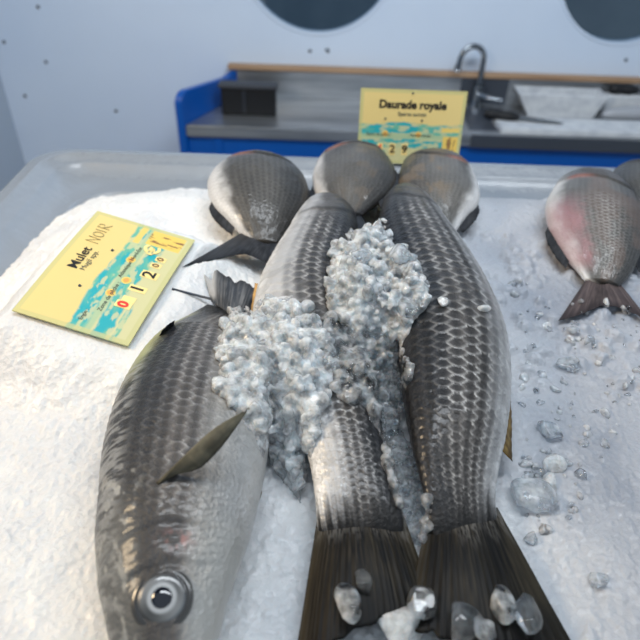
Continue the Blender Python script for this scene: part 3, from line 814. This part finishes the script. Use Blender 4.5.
bream('sea_bream', 'pink-bellied bream on bare ice at the right, forked tail towards the viewer',
      [(556, 193, 630, 195), (549, 206, 640, 209), (548, 222, 642, 226), (557, 244, 640, 248), (574, 268, 630, 270), (586, 283, 617, 284)],
      [.030, .030, .028, .022, .016, .012], math.radians(2), 1, bream_col(.95, .86, .2),
      [(586, 280, .011), (602, 285, .014), (617, 281, .011)], [(558, 321, .006), (584, 314, .008), (604, 306, .010), (626, 310, .008), (652, 324, .006)], fin_col((104, 92, 90), (66, 58, 58), (44, 38, 40)), 81)
bream('sea_bream', 'dark bream cut off by the right edge behind the pink-bellied one',
      [(614, 182, 684, 184), (611, 195, 690, 198), (622, 212, 684, 214), (636, 226, 672, 228), (644, 234, 668, 236)],
      [.024, .022, .016, .012, .010], math.radians(2), -1, bream_col(0, .6, .2),
      [(644, 232, .009), (656, 236, .010), (668, 235, .009)], [(630, 258, .004), (645, 254, .005), (656, 252, .006), (668, 254, .005), (690, 262, .004)], fin_black, 91)

# ------------------------------------------------------------------ price cards
def text_mesh(body, size, off=0.0, shear=0.0, align='CENTER', spacing=1.0):
    cu = bpy.data.curves.new('t', 'FONT'); cu.body = body; cu.size = size; cu.offset = off; cu.shear = shear
    cu.align_x = align; cu.align_y = 'CENTER'; cu.space_character = spacing; cu.resolution_u = 4; cu.extrude = .00008
    o = bpy.data.objects.new('t', cu); COL.objects.link(o)
    dg = bpy.context.evaluated_depsgraph_get(); dg.update()
    me = bpy.data.meshes.new_from_object(o.evaluated_get(dg))
    bpy.data.objects.remove(o); bpy.data.curves.remove(cu)
    return me
def card(name, label, O, Ux, Vy, W, H, texts, chips, hand, bend=0.0, seed=1, stake=None):
    Nn = np.cross(Ux, Vy)
    def wp(u, v, n=0.):
        return O + Ux * u + Vy * v + Nn * (n + bend * math.sin(math.pi * np.clip(u / W, 0, 1)))
    nu, nv = 200, 140
    gu, gv = np.meshgrid(np.linspace(0, 1, nu), np.linspace(0, 1, nv), indexing='ij')
    col = np.tile(S(240, 218, 146), (nu, nv, 1))
    low = S(218, 216, 166)
    col = mix(col, low, sstep(.54, .50, gv))
    wv = .015 * np.sin(gu * 9 + 1) + .03 * (fbm(gu * 14, gv * 3, seed) - .5)
    teal = mix(np.tile(S(40, 178, 190), (nu, nv, 1)), S(110, 192, 168), sstep(.35, .7, fbm(gu * 8, gv * 14, seed + 2)))
    band1 = sstep(.565, .54, gv + wv) * sstep(.40, .425, gv + wv)
    band2 = sstep(.355, .33, gv + wv) * sstep(.20, .225, gv + wv * 1.6) * sstep(.93, .86, gu)
    band3 = sstep(.19, .175, gv + wv) * sstep(.13, .145, gv + wv) * sstep(.3, .22, gu)
    brk = sstep(.40, .54, fbm(gu * 17, gv * 26, seed + 5))
    col = mix(col, teal, np.clip(band1 + band2 + band3, 0, 1) * (.22 + .78 * brk))
    col = mix(col, S(150, 200, 166), .6 * sstep(.43, .40, gv) * sstep(.33, .36, gv))
    # yellow boxes at the end of the band, with a brown motif
    bx = sstep(.82, .825, gu) * sstep(.975, .97, gu) * sstep(.06, .07, gv) * sstep(.40, .39, gv)
    col = mix(col, S(246, 214, 110), bx)
    br = bx * sstep(.55, .66, fbm(gu * 70, gv * 12, seed + 7)) * sstep(.84, .86, gu) * sstep(.96, .93, gu)
    col = mix(col, S(150, 110, 74), br)
    bx2 = sstep(.80, .805, gu) * sstep(.985, .98, gu) * sstep(.445, .455, gv) * sstep(.515, .505, gv)
    col = mix(col, S(244, 216, 120), bx2)
    for (cu_, cv_) in chips.get('dots', []):
        d = np.hypot((gu - cu_) * W, (gv - cv_) * H)
        col = mix(col, S(250, 216, 110), sstep(.0052, .0046, d))
        col = mix(col, S(220, 120, 80), sstep(.0032, .003, d) * .5)
    edge = np.minimum(np.minimum(gu * W, (1 - gu) * W), np.minimum(gv * H, (1 - gv) * H))
    col = mix(col, S(206, 206, 144), sstep(.0060, .0044, edge) * .7)
    rc = .004
    X = np.array([[wp(a * W, b * H) for b in np.linspace(0, 1, nv)] for a in np.linspace(0, 1, nu)])
    n = nu * nv; thk = .0012
    Ff = grid_faces(nu, nv)
    I = np.arange(n).reshape(nu, nv)
    rim = np.concatenate([I[0, :], I[1:, -1], I[-1, ::-1][1:], I[::-1, 0][1:-1]]); r2 = np.roll(rim, -1)
    flat = np.concatenate([Ff.ravel(), (Ff[:, ::-1] + n).ravel(), np.stack([r2, rim, rim + n, r2 + n], 1).ravel()])
    c4 = np.concatenate([col, np.ones((nu, nv, 1))], -1).reshape(-1, 4)
    me = mesh_from('card_panel', np.concatenate([X.reshape(-1, 3), X.reshape(-1, 3) - Nn * thk]), flat, [4] * (2 * len(Ff) + len(rim)), M_card, None, np.concatenate([c4, c4]))
    kids = [me]
    def place(tm, u, v, rot, m, nm, lift=.0004):
        co = np.empty(len(tm.vertices) * 3); tm.vertices.foreach_get('co', co); co = co.reshape(-1, 3)
        ca, sa = math.cos(rot), math.sin(rot)
        Q = np.array([wp(u * W + x * ca - y * sa, v * H + x * sa + y * ca, lift + z) for x, y, z in co])
        tm.vertices.foreach_set('co', Q.ravel()); tm.materials.clear(); tm.materials.append(m); tm.update()
        o = link(bpy.data.objects.new(nm, tm)); kids.append(o)
    for (b, u, v, size, m, off, nm) in texts:
        place(text_mesh(b, size, off), u, v, 0, m, nm)
    for (u, v, w, h) in chips.get('cells', []):
        bm = bmesh.new(); add_box(bm, (-w / 2, -h / 2, 0), (w / 2, h / 2, .0002))
        tm = bpy.data.meshes.new('number_cell'); bm.to_mesh(tm); bm.free()
        place(tm, u, v, 0, M_chip, 'number_cell', .0002)
    for (b, u, v, size, m, off) in chips.get('digits', []):
        place(text_mesh(b, size, off), u, v, 0, m, 'price_digit', .0008)
    for (u, v) in chips.get('pins', []):
        bm = bmesh.new()
        bmesh.ops.create_cone(bm, segments=16, radius1=.0016, radius2=.0012, depth=.0012, cap_ends=True)
        tm = bpy.data.meshes.new('pin'); bm.to_mesh(tm); bm.free(); place(tm, u, v, 0, M_hole, 'pin', .0008)
    if hand:
        strokes, u, v, sz = hand
        for st in strokes:
            P_ = [wp(u * W + a * sz, v * H + b * sz, .0006) for a, b in st]
            kids.append(tube('handwriting', P_, .0004, M_pencil, None, 6))
    if stake: kids.append(tube('stake', [np.array(p_) for p_ in stake], .0013, M_hole, None, 10))
    c = wp(W / 2, 0)
    r = tag(empty(name, tuple(c)), label, 'price sign', 'yellow price signs')
    adopt(r, *kids); BODIES.append(me)
    return wp
a_, b_, c_ = at(128, 346, .030), at(195, 240, .050), at(12, 310, .050)
Ux = b_ - a_; W1 = np.linalg.norm(Ux); Ux /= W1
Vy = c_ - a_; Vy -= Ux * (Vy @ Ux); H1 = np.linalg.norm(Vy); Vy /= H1
N_ = [[(0, 0), (.02, 1), (.5, .05), (.55, 1)]]
hand_noir = ([[(0, 0), (.02, 1), (.5, .05), (.55, 1)]] +
             [[(1.02 + .26 * math.cos(t_), .48 + .42 * math.sin(t_)) for t_ in np.linspace(0, 2 * math.pi, 14)]] +
             [[(1.5, .05), (1.52, .95)]] + [[(1.85, 0), (1.88, 1), (2.25, .95), (2.3, .6), (1.9, .5), (2.4, .0)]], .69, .765, .0135)
card('price_sign', 'yellow and turquoise price card lettered Mulet, lying tilted on the ice at the left', a_, Ux, Vy, W1, H1,
     [('Mulet', .53, .815, .0145, M_ink, .00022, 'lettering'), ('Mugil spp.', .53, .725, .0078, M_inkgrey, 0, 'lettering'),
      ('Zone de pêche :', .30, .375, .0062, M_inkgrey, 0, 'lettering'), ('Atlantique Nord-Est', .62, .40, .006, M_inkgrey, 0, 'lettering'),
      ('Engin :', .12, .47, .0055, M_inkgrey, 0, 'lettering')],
     dict(dots=[(.33, .385), (.64, .41), (.46, .33)], cells=[(.27, .225, .009, .016), (.32, .21, .007, .013), (.417, .195, .008, .018), (.557, .175, .010, .018), (.65, .175, .007, .011), (.715, .17, .007, .011)],
          digits=[('0', .27, .225, .0145, M_inkred, .0006), ('1', .417, .195, .0185, M_ink, .0003), ('2', .557, .175, .0185, M_ink, .0003), ('0', .65, .175, .010, M_inkbrown, .0002), ('0', .715, .17, .010, M_inkbrown, .0002), ('€', .775, .285, .022, M_chip, .0008)],
          pins=[(.31, .65), (.67, .61)]), hand_noir, .002, 3,
     [at(172, 289, .036), at(211, 299, .026)])
p0 = at_y(360, 112, .935); p1 = at_y(466, 116, .935); Ux2 = p1 - p0; W2 = np.linalg.norm(Ux2)
Ux2 = np.array([1, 0, 0.]); lean = math.radians(8); Vy2 = np.array([0, math.sin(lean), math.cos(lean)]); H2 = .113
top = at_y(362, 89, .945)
O2 = np.array([p0[0], .935 - .0, top[2] - H2 * math.cos(lean)])
card('price_sign', 'upright yellow price card lettered Daurade royale behind the breams', O2, Ux2, Vy2, W2, H2,
     [('Daurade royale', .5, .80, .0165, M_ink, .0006, 'lettering'), ('Sparus aurata', .5, .68, .008, M_inkgrey, .0001, 'lettering'), ('Zone de pêche :', .2, .40, .006, M_inkgrey, 0, 'lettering'), ('Méditerranée', .6, .40, .006, M_inkgrey, 0, 'lettering')],
     dict(dots=[(.26, .41), (.58, .41)], cells=[(.22, .2, .009, .018), (.34, .2, .009, .018), (.46, .2, .009, .018)],
          digits=[('1', .22, .2, .017, M_inkred, .0006), ('2', .34, .2, .017, M_ink, .0005), ('9', .46, .2, .017, M_ink, .0005)], pins=[(.25, .61), (.60, .60), (.49, .955)]), None, .0, 8,
     [O2 + Ux2 * W2 * .5 + Vy2 * .05 - np.array([0, -.004, 0]), O2 + Ux2 * W2 * .5 + np.array([0, .004, -.04])])

# ------------------------------------------------------------------ crushed ice bed
dg = bpy.context.evaluated_depsgraph_get(); dg.update()
def world_polys(objs):
    vs, ps, o0 = [], [], 0
    for o in objs:
        me = o.data
        co = np.empty(len(me.vertices) * 3, np.float32); me.vertices.foreach_get('co', co); co = co.reshape(-1, 3)
        li = np.empty(len(me.loops), np.int32); me.loops.foreach_get('vertex_index', li)
        st = np.empty(len(me.polygons), np.int32); me.polygons.foreach_get('loop_start', st)
        tot = np.empty(len(me.polygons), np.int32); me.polygons.foreach_get('loop_total', tot)
        vs.extend(map(tuple, co.tolist()))
        li = (li + o0).tolist()
        ps.extend([li[a:a + b] for a, b in zip(st.tolist(), tot.tolist())]); o0 += len(co)
    return vs, ps
vs_f, ps_f = world_polys(BODIES)
bv_f = BVHTree.FromPolygons(vs_f, ps_f)

NX, NY = 620, 430
bx = np.concatenate([np.linspace(TX0 + .062, .64, NX - 60), np.linspace(.646, TX1 - .062, 60)])
by = np.linspace(.02, TY1 - .062, NY) ** 1.0
# finer spacing near the viewer
by = .02 + (TY1 - .082) * (np.linspace(0, 1, NY) ** 1.25)
by[0] = TY0 + .066
gx, gy = np.meshgrid(bx, by, indexing='ij')
def ice_height(gx, gy):
    h = .010 * (fbm(gx * 7, gy * 7, 3) - .5) + .007 * (fbm(gx * 18, gy * 18, 13) - .5)
    right = sstep(.02, .12, gx - .10 - .15 * (gy - .5))
    f1, f2, cid = worley(gx * 62 + .5 * fbm(gx * 60, gy * 60, 5), gy * 62, 21)
    lump = np.sqrt(np.clip(1 - (f1 / .62) ** 2, 0, 1)) * sstep(.25, .8, cid)
    g1, g2, cid2 = worley(gx * 190, gy * 190, 31)
    gr = np.sqrt(np.clip(1 - (g1 / .6) ** 2, 0, 1)) * cid2
    clump = sstep(.46, .62, fbm(gx * 11, gy * 11, 44))
    h = h + right * (.0085 * lump * clump + .0018 * gr) + (1 - right) * (.0021 * gr + .0022 * lump * clump)
    # the ice sinks towards the back and left walls of the tray, in a wide slant at the corner
    back = (TY1 - .075) - gy; lft = gx - (TX0 + .07)
    k = .10
    d = -k * np.log(np.exp(-np.clip(back, -.2, 1.5) / k) + np.exp(-np.clip(lft * 1.25, -.2, 1.8) / k))
    h = h - .058 * sstep(.13, -.07, d) ** 1.2
    # heaped under the tilted card
    pu = (gx - a_[0]) * Vy[1] - (gy - a_[1]) * Vy[0]; pv = Ux[0] * (gy - a_[1]) - Ux[1] * (gx - a_[0]); det = Ux[0] * Vy[1] - Ux[1] * Vy[0]
    pu = pu / det; pv = pv / det
    zc_ = a_[2] + Ux[2] * np.clip(pu, 0, W1) + Vy[2] * np.clip(pv, 0, H1) - ZI - .005
    md = np.hypot(np.maximum(np.maximum(-pu, pu - W1), 0), np.maximum(np.maximum(-pv, pv - H1), 0))
    mk = sstep(.075, .0, md + .012 * (fbm(gx * 30, gy * 30, 71) - .5))
    c = at(104, 276, .02)
    h = h * (1 - mk) + mk * (zc_ + .4 * (h - h.mean()) * sstep(0, .02, md))
    h = h + .0 * np.exp(-(((gx - c[0]) / .115) ** 2 + ((gy - c[1]) / .10) ** 2))
    return h
h = ice_height(gx, gy)
zz = ZI + h
flatx, flaty, flatz = gx.ravel(), gy.ravel(), zz.ravel().copy()
dn = Vector((0, 0, 1))
for i in range(len(flatx)):
    hit = bv_f.ray_cast(Vector((flatx[i], flaty[i], ZI - .08)), dn, .2)
    if hit[0] is not None and hit[0].z - .0012 < flatz[i]:
        flatz[i] = hit[0].z - .0012
zz = flatz.reshape(zz.shape)
zmin = np.minimum.reduce([zz, np.roll(zz, 1, 0) + .004, np.roll(zz, -1, 0) + .004, np.roll(zz, 1, 1) + .004, np.roll(zz, -1, 1) + .004])
V = np.stack([gx, gy, zmin], -1)
right = sstep(.0, .2, gx - .06)  # ice colour darkens to the right: the weaker light there is painted in
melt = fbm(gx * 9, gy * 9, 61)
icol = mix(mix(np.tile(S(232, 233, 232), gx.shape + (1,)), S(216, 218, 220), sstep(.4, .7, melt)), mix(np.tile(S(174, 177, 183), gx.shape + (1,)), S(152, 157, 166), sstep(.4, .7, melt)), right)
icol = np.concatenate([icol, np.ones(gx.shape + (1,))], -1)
ff = grid_faces(NX, NY)
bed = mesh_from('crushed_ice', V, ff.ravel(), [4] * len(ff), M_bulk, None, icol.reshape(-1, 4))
tag(bed, 'bed of packed white crushed ice filling the display tray', 'ice', None, 'stuff')

# ------------------------------------------------------------------ ice pieces
def chunk_base(seed, sub=3, cuts=9, soft=1.0, lump=0.0):
    r_ = np.random.default_rng(seed)
    bm = bmesh.new(); bmesh.ops.create_icosphere(bm, subdivisions=sub, radius=1)
    V = np.array([v.co[:] for v in bm.verts]); Fc = np.array([[v.index for v in f.verts] for f in bm.faces]); bm.free()
    V = V * (1 + .18 * (r_.random(3) - .5) * 2)
    for _ in range(cuts):
        n = r_.normal(size=3); n /= np.linalg.norm(n); o = r_.uniform(.48, .85)
        d = V @ n - o
        V = V - np.where(d > 0, d * soft, 0)[:, None] * n
    # small lumps
    w = r_.normal(size=(5, 3)) * 3; ph = r_.uniform(0, 6, 5)
    V = V * (1 + lump * np.sin(V @ w.T + ph).sum(1))[:, None]
    return V / np.abs(V).max(), Fc
CH = [chunk_base(100 + k) for k in range(16)]
CHs = [chunk_base(300 + k, 2, 7) for k in range(12)]
def rot_rand(r_):
    q = r_.normal(size=4); q /= np.linalg.norm(q); w, x, y, z = q
    return np.array([[1 - 2 * (y * y + z * z), 2 * (x * y - z * w), 2 * (x * z + y * w)], [2 * (x * y + z * w), 1 - 2 * (x * x + z * z), 2 * (y * z - x * w)], [2 * (x * z - y * w), 2 * (y * z + x * w), 1 - 2 * (x * x + y * y)]])
vs_b, ps_b = world_polys([bed])
bv_b = BVHTree.FromPolygons(vs_b, ps_b)
EXTRA = []
def ground(px, py):
    d = Vector(ray(px, py)); best = None
    for b in [bv_f, bv_b] + EXTRA:
        h_ = b.ray_cast(Vector(CAM), d)
        if h_[0] is not None and (best is None or h_[3] < best[3]): best = h_
    return best
def inpoly(x, y, poly):
    c = False; n = len(poly)
    for i in range(n):
        x1, y1 = poly[i]; x2, y2 = poly[(i + 1) % n]
        if (y1 > y) != (y2 > y) and x < (x2 - x1) * (y - y1) / (y2 - y1) + x1: c = not c
    return c
def edge_dist(x, y, poly):
    best = 1e9; n = len(poly)
    for i in range(n):
        a = np.array(poly[i]); b = np.array(poly[(i + 1) % n]); p = np.array([x, y]); t = np.clip((p - a) @ (b - a) / max(1e-6, (b - a) @ (b - a)), 0, 1)
        best = min(best, np.linalg.norm(p - a - t * (b - a)))
    return best
def px_of(p):
    d = np.asarray(p) - CAM; q = d @ FWD
    return 320 + F * (d @ RGT) / q, 320 - F * (d @ UPV) / q
def core_mound(poly, hc, seed, step=.0011, fill=.012):
    "packed core of a heap: a mound over whatever lies under it, closed against it at the margin"
    G = [np.array(ground(x, y)[0]) for x, y in poly]
    x0, y0 = np.min(G, 0)[:2] - .03; x1, y1 = np.max(G, 0)[:2] + .03
    X, Y = np.meshgrid(np.arange(x0, x1, step), np.arange(y0, y1, step), indexing='ij')
    Zb = np.full(X.shape, ZI)
    for i in range(X.shape[0]):
        for j in range(X.shape[1]):
            z = -9
            for b in (bv_f, bv_b):
                h_ = b.ray_cast(Vector((X[i, j], Y[i, j], ZI + .2)), Vector((0, 0, -1)))
                if h_[0] is not None: z = max(z, h_[0].z)
            Zb[i, j] = z if z > 0 else ZI
    Zs = Zb.copy()
    for sh_ in (8, 4, 2, 1):
        for _ in range(50):
            P_ = np.pad(Zs, sh_, 'edge'); Zs = np.maximum((P_[:-2 * sh_, sh_:-sh_] + P_[2 * sh_:, sh_:-sh_] + P_[sh_:-sh_, :-2 * sh_] + P_[sh_:-sh_, 2 * sh_:]) / 4, Zb)
    E_ = np.zeros(X.shape)
    for i in range(X.shape[0]):
        for j in range(X.shape[1]):
            u, v = px_of((X[i, j], Y[i, j], Zb[i, j] + min(fill, Zs[i, j] - Zb[i, j])))
            ed = edge_dist(u, v, poly)
            E_[i, j] = ed if inpoly(u, v, poly) else -ed
    n_ = fbm(X * 240, Y * 240, seed, 4) - .5
    w1, w2, ci = worley(X * 150, Y * 150, seed + 3)
    k = sstep(-2 + 8 * n_, 20 + 10 * n_, E_)
    kb = sstep(0, 38 if fill < .02 else 20, E_)
    Zt = Zb * (1 - kb) + Zs * kb + hc * np.sqrt(np.clip(k, 0, 1)) * (.75 + .9 * n_ + 1.3 * (fbm(X * 70, Y * 70, seed + 8) - .5)) + k * .0032 * ci * np.clip(1 - w1 * 1.2, 0, 1) - .002 * (k < .02)
    use = E_ > -2 + 8 * n_
    ff = grid_faces(*X.shape); keep = use.ravel()[ff].all(1); ff = ff[keep]
    V_ = np.stack([X, Y, Zt], -1).reshape(-1, 3)
    ids = np.unique(ff); mp = np.zeros(len(V_), int); mp[ids] = np.arange(len(ids)); ff = mp[ff]
    Vt = V_[ids]; nV = len(Vt)
    Zu = np.minimum(Zb, Zt - .0015).reshape(-1)[ids]
    Vb_ = Vt.copy(); Vb_[:, 2] = np.maximum(Zu - .001, Vt[:, 2] - .045)
    e = np.concatenate([ff[:, [0, 1]], ff[:, [1, 2]], ff[:, [2, 3]], ff[:, [3, 0]]])
    key = {}
    for a, b in e.tolist(): key[(a, b)] = 1
    bd = np.array([(a, b) for (a, b) in key if (b, a) not in key])
    sd = np.concatenate([np.stack([bd[:, 1], bd[:, 0], bd[:, 0] + nV], 1), np.stack([bd[:, 1], bd[:, 0] + nV, bd[:, 1] + nV], 1)])
    tri = np.concatenate([ff[:, :3], ff[:, [0, 2, 3]]])
    return np.concatenate([Vt, Vb_]), np.concatenate([tri, tri[:, ::-1] + nV, sd])
def heap(name, label, poly, n, r0_, r1_, hmax, wts, seed, edge=26., power=1.6, core=0, packed=None, sunk=.35, fill=.012):
    r_ = np.random.default_rng(seed)
    xs = [p[0] for p in poly]; ys = [p[1] for p in poly]
    VV, FF, MI, o0, k = [], [], [], 0, 0
    if core:
        cv, cf = core_mound(poly, core, seed, fill=fill)
        EXTRA.append(BVHTree.FromPolygons([tuple(v) for v in cv.tolist()], cf.tolist()))
    tries = 0
    while k < n and tries < n * 30:
        tries += 1
        x = r_.uniform(min(xs), max(xs)); y = r_.uniform(min(ys), max(ys))
        if not inpoly(x, y, poly): continue
        ed = min(1, edge_dist(x, y, poly) / edge)
        g = ground(x, y)
        if g is None: continue
        rad = r0_ + (r1_ - r0_) * r_.random() ** power
        lift = hmax * ed * r_.random()
        c = np.array(g[0]) + np.array([0, 0, rad * sunk + lift * (.25 if core else 1)])
        Vb, Fb = (CH if rad > .0055 else CHs)[r_.integers(12)]
        Vn = (Vb * (rad * np.array([1, r_.uniform(.6, 1), r_.uniform(.5, .9)]))) @ rot_rand(r_).T + c
        VV.append(Vn); FF.append(Fb + o0); o0 += len(Vn); MI.append(np.full(len(Fb), r_.choice(3, p=wts))); k += 1
    VV = np.concatenate(VV); FF = np.concatenate(FF)
    if core:
        FF = np.concatenate([FF, cf + len(VV)]); VV = np.concatenate([VV, cv]); MI.append(np.full(len(cf), 3))
    if packed is None:
        o = mesh_from(name, VV, FF.ravel(), [3] * len(FF), ICE, None, None, False, np.concatenate(MI))
    else:
        # freeze the pieces of the heap together into one body
        t = mesh_from('t', VV, FF.ravel(), [3] * len(FF), packed)
        md = t.modifiers.new('r', 'REMESH'); md.mode = 'VOXEL'; md.voxel_size = .00115; md.use_smooth_shade = False
        dg = bpy.context.evaluated_depsgraph_get(); dg.update()
        me = bpy.data.meshes.new_from_object(t.evaluated_get(dg))
        tm = t.data; bpy.data.objects.remove(t); bpy.data.meshes.remove(tm)
        me.name = name
        if not me.materials: me.materials.append(packed)
        o = link(bpy.data.objects.new(name, me))
    tag(o, label, 'ice', None, 'stuff')
    return o
heapA = [(214, 352), (222, 335), (224, 312), (250, 306), (268, 300), (292, 296), (300, 312), (322, 322), (334, 352), (330, 388), (318, 420), (310, 452), (300, 492), (284, 474), (264, 448), (252, 420), (232, 404), (216, 388), (224, 370)]
heap('crushed_ice_heap', 'white heap of crushed ice spilling between the left and middle mullets', heapA, 900, .0014, .0085, .014, [.55, .35, .10], 1, core=.011, power=1.7, packed=M_packed)
heapB = [(330, 272), (332, 248), (350, 236), (384, 222), (392, 240), (416, 262), (428, 282), (428, 304), (408, 326), (398, 344), (380, 336), (360, 338), (336, 318), (326, 300)]
heap('crushed_ice_heap', 'crystalline white ice mound lodged between the two central mullets', heapB, 620, .0014, .0090, .018, [.55, .35, .10], 2, core=.018, power=1.7, packed=M_packed, fill=.06)
heapC = [(330, 316), (360, 340), (400, 340), (412, 372), (398, 400), (404, 420), (390, 440), (366, 404), (340, 398), (324, 372), (326, 340)]
heap('crushed_ice_heap', 'loose glassy ice lower down the gap, below the white mound', heapC, 520, .0014, .0090, .012, [.2, .45, .35], 3, core=.002, power=1.8, packed=M_glassy)
heapD = [(382, 436), (400, 432), (410, 450), (414, 478), (428, 500), (430, 522), (420, 548), (408, 530), (396, 500), (386, 470)]
heap('crushed_ice_heap', 'narrow trail of clear ice between the tails of the central mullets', heapD, 340, .0014, .008, .008, [.35, .45, .2], 4, power=2., packed=M_glassy)
scat = [(508, 270), (560, 300), (640, 300), (640, 400), (600, 470), (545, 560), (512, 480), (506, 470), (518, 400), (516, 330)]
heap('loose_ice', 'scatter of glassy ice bits on the bed right of the mullets', scat, 130, .002, .008, .0, [.45, .5, .05], 5, 26, 1.6, sunk=-.1)
scat2 = [(540, 318), (640, 330), (640, 345), (560, 345)]

def piece(px, py, rx, ry, mi, label, seed, rise=.5, sub=4, zr_=.7):
    g = ground(px, py)
    if g is None: return
    dist = (np.array(g[0]) - CAM) @ FWD
    sx, sy = rx * dist / F, ry * dist / F / .75
    Vb, Fb = chunk_base(seed, sub, 9, .97, .008)
    r_ = np.random.default_rng(seed)
    hz = min(sx, sy) * zr_
    V = Vb * np.array([sx, sy, hz])
    o = mesh_from('ice_chunk', V, Fb.ravel(), [3] * len(Fb), ICE[mi], None)
    o.location = (g[0][0], g[0][1], g[0][2] + hz * rise); o.rotation_euler = (r_.uniform(-.2, .2), r_.uniform(-.2, .2), r_.uniform(-.3, .3))
    tag(o, label, 'ice chunk', 'loose ice chunks')
piece(396, 632, 36, 19, 0, 'large smooth frosted ice chunk at the bottom edge on the middle tail', 501, 1.3)
piece(347, 606, 17, 19, 1, 'lumpy ice chunk on the brown tail, left of the large frosted one', 502, .5)
piece(362, 584, 11, 12, 2, 'small dim ice chunk on the middle tail above the lumpy one', 503, .5)
piece(421, 606, 19, 17, 2, 'round clear ice chunk between the two tails', 504, .6)
piece(461, 627, 22, 15, 2, 'oval clear ice chunk at the bottom on the right tail', 505, .6)
piece(501, 607, 14, 16, 1, 'cube-shaped clear ice chunk on the right tail, first of the pair', 506, .6)
piece(524, 616, 15, 17, 2, 'dark clear ice chunk beside the cube-shaped one on the right tail', 507, .6)
piece(484, 630, 13, 12, 1, 'pale ice chunk tucked below the cube-shaped one', 508, .5)
piece(549, 434, 13, 12, 1, 'glassy ice chunk on the bed just above the smooth oval one', 509, .35)
piece(552, 465, 14, 9, 0, 'smooth oval white ice chunk right of the brown anal fin', 510, .4)
piece(551, 484, 9, 13, 0, 'upright white ice chunk between the oval and the long one', 511, .4)
piece(533, 498, 27, 17, 1, 'long jagged ice chunk lying right of the right tail base', 512, .3)
piece(567, 366, 13, 9, 1, 'flat pale ice chunk on the bed below the pink bream tail', 513, .3)
piece(605, 446, 6, 6, 1, 'tiny lone ice chunk far out on the right ice', 514, .3)
piece(531, 538, 8, 7, 1, 'small ice chunk near the right tail edge below the long one', 515, .3)
piece(599, 580, 10, 8, 1, 'rough little ice chunk in the lower right ice', 516, .2)
piece(404, 312, 15, 10, 1, 'wedge-shaped clear ice chunk on top of the mound by the right mullet', 517, .5)
piece(442, 303, 8, 6, 0, 'small ice chunk alone on the back of the right mullet', 518, .5)
piece(483, 310, 9, 4, 0, 'flat sliver of ice on the upper flank of the right mullet', 519, .4)
piece(394, 378, 9, 8, 0, 'bright rounded ice chunk at the right margin of the glassy ice', 520, .8)
piece(218, 390, 9, 7, 0, 'rounded ice chunk resting on the left mullet flank below the heap', 521, .5)
piece(306, 310, 11, 8, 0, 'pointed ice chunk on the middle mullet at the top of the heap', 522, .5)
piece(362, 262, 16, 8, 1, 'arched clear ice chunk at the top of the white mound', 523, 1.2)
piece(398, 262, 14, 11, 1, 'blocky ice chunk at the right shoulder of the white mound', 524, 1.0)

# ------------------------------------------------------------------ light
w = bpy.data.worlds.new('sky'); sc.world = w; w.use_nodes = True
N = w.node_tree.nodes; L = w.node_tree.links
bg = N['Background']
tc = N.new('ShaderNodeTexCoord'); sep = N.new('ShaderNodeSeparateXYZ'); rp = N.new('ShaderNodeValToRGB')
L.new(tc.outputs['Generated'], sep.inputs[0]); L.new(sep.outputs['Z'], rp.inputs['Fac']); L.new(rp.outputs['Color'], bg.inputs['Color'])
rp.color_ramp.elements[0].position = 0; rp.color_ramp.elements[0].color = (.48, .54, .60, 1)
rp.color_ramp.elements[1].position = .6; rp.color_ramp.elements[1].color = (.74, .86, 1.0, 1)
bg.inputs['Strength'].default_value = .54
def area(name, loc, target, size, power, color, sy=None):
    l = bpy.data.lights.new(name, 'AREA'); l.energy = power; l.color = color; l.size = size
    if sy: l.shape = 'RECTANGLE'; l.size_y = sy
    o = bpy.data.objects.new(name, l); o.location = loc
    o.rotation_euler = (Vector(target) - Vector(loc)).to_track_quat('-Z', 'Y').to_euler()
    COL.objects.link(o); return o
area('stall_lamp', (-.9, .3, 1.9), (-.5, .45, ZI), .3, 9, (1.0, .76, .48))
area('wall_fill_light', (.3, .72, 2.64), (.2, 2.3, 1.1), 1.4, 46, (.88, .94, 1.0), .6)  # added light without a visible fitting, aimed to brighten the back wall

cam = bpy.data.cameras.new('camera'); cam.sensor_width = 36; cam.lens = 36 * F / 640
co = bpy.data.objects.new('camera', cam); COL.objects.link(co)
Mr = Matrix(((RGT[0], UPV[0], -FWD[0]), (RGT[1], UPV[1], -FWD[1]), (RGT[2], UPV[2], -FWD[2]))).to_4x4()
co.matrix_world = Matrix.Translation(Vector(CAM)) @ Mr
cam.clip_start = .02
cam.dof.use_dof = True; cam.dof.focus_distance = .52; cam.dof.aperture_fstop = 6.5
sc.camera = co
sc.cycles.transparent_max_bounces = 40; sc.cycles.max_bounces = 20; sc.cycles.transmission_bounces = 16
sc.view_settings.view_transform = 'Standard'; sc.view_settings.look = 'None'
sc.view_settings.exposure = 0; sc.view_settings.gamma = 1; sc.view_settings.use_curve_mapping = False
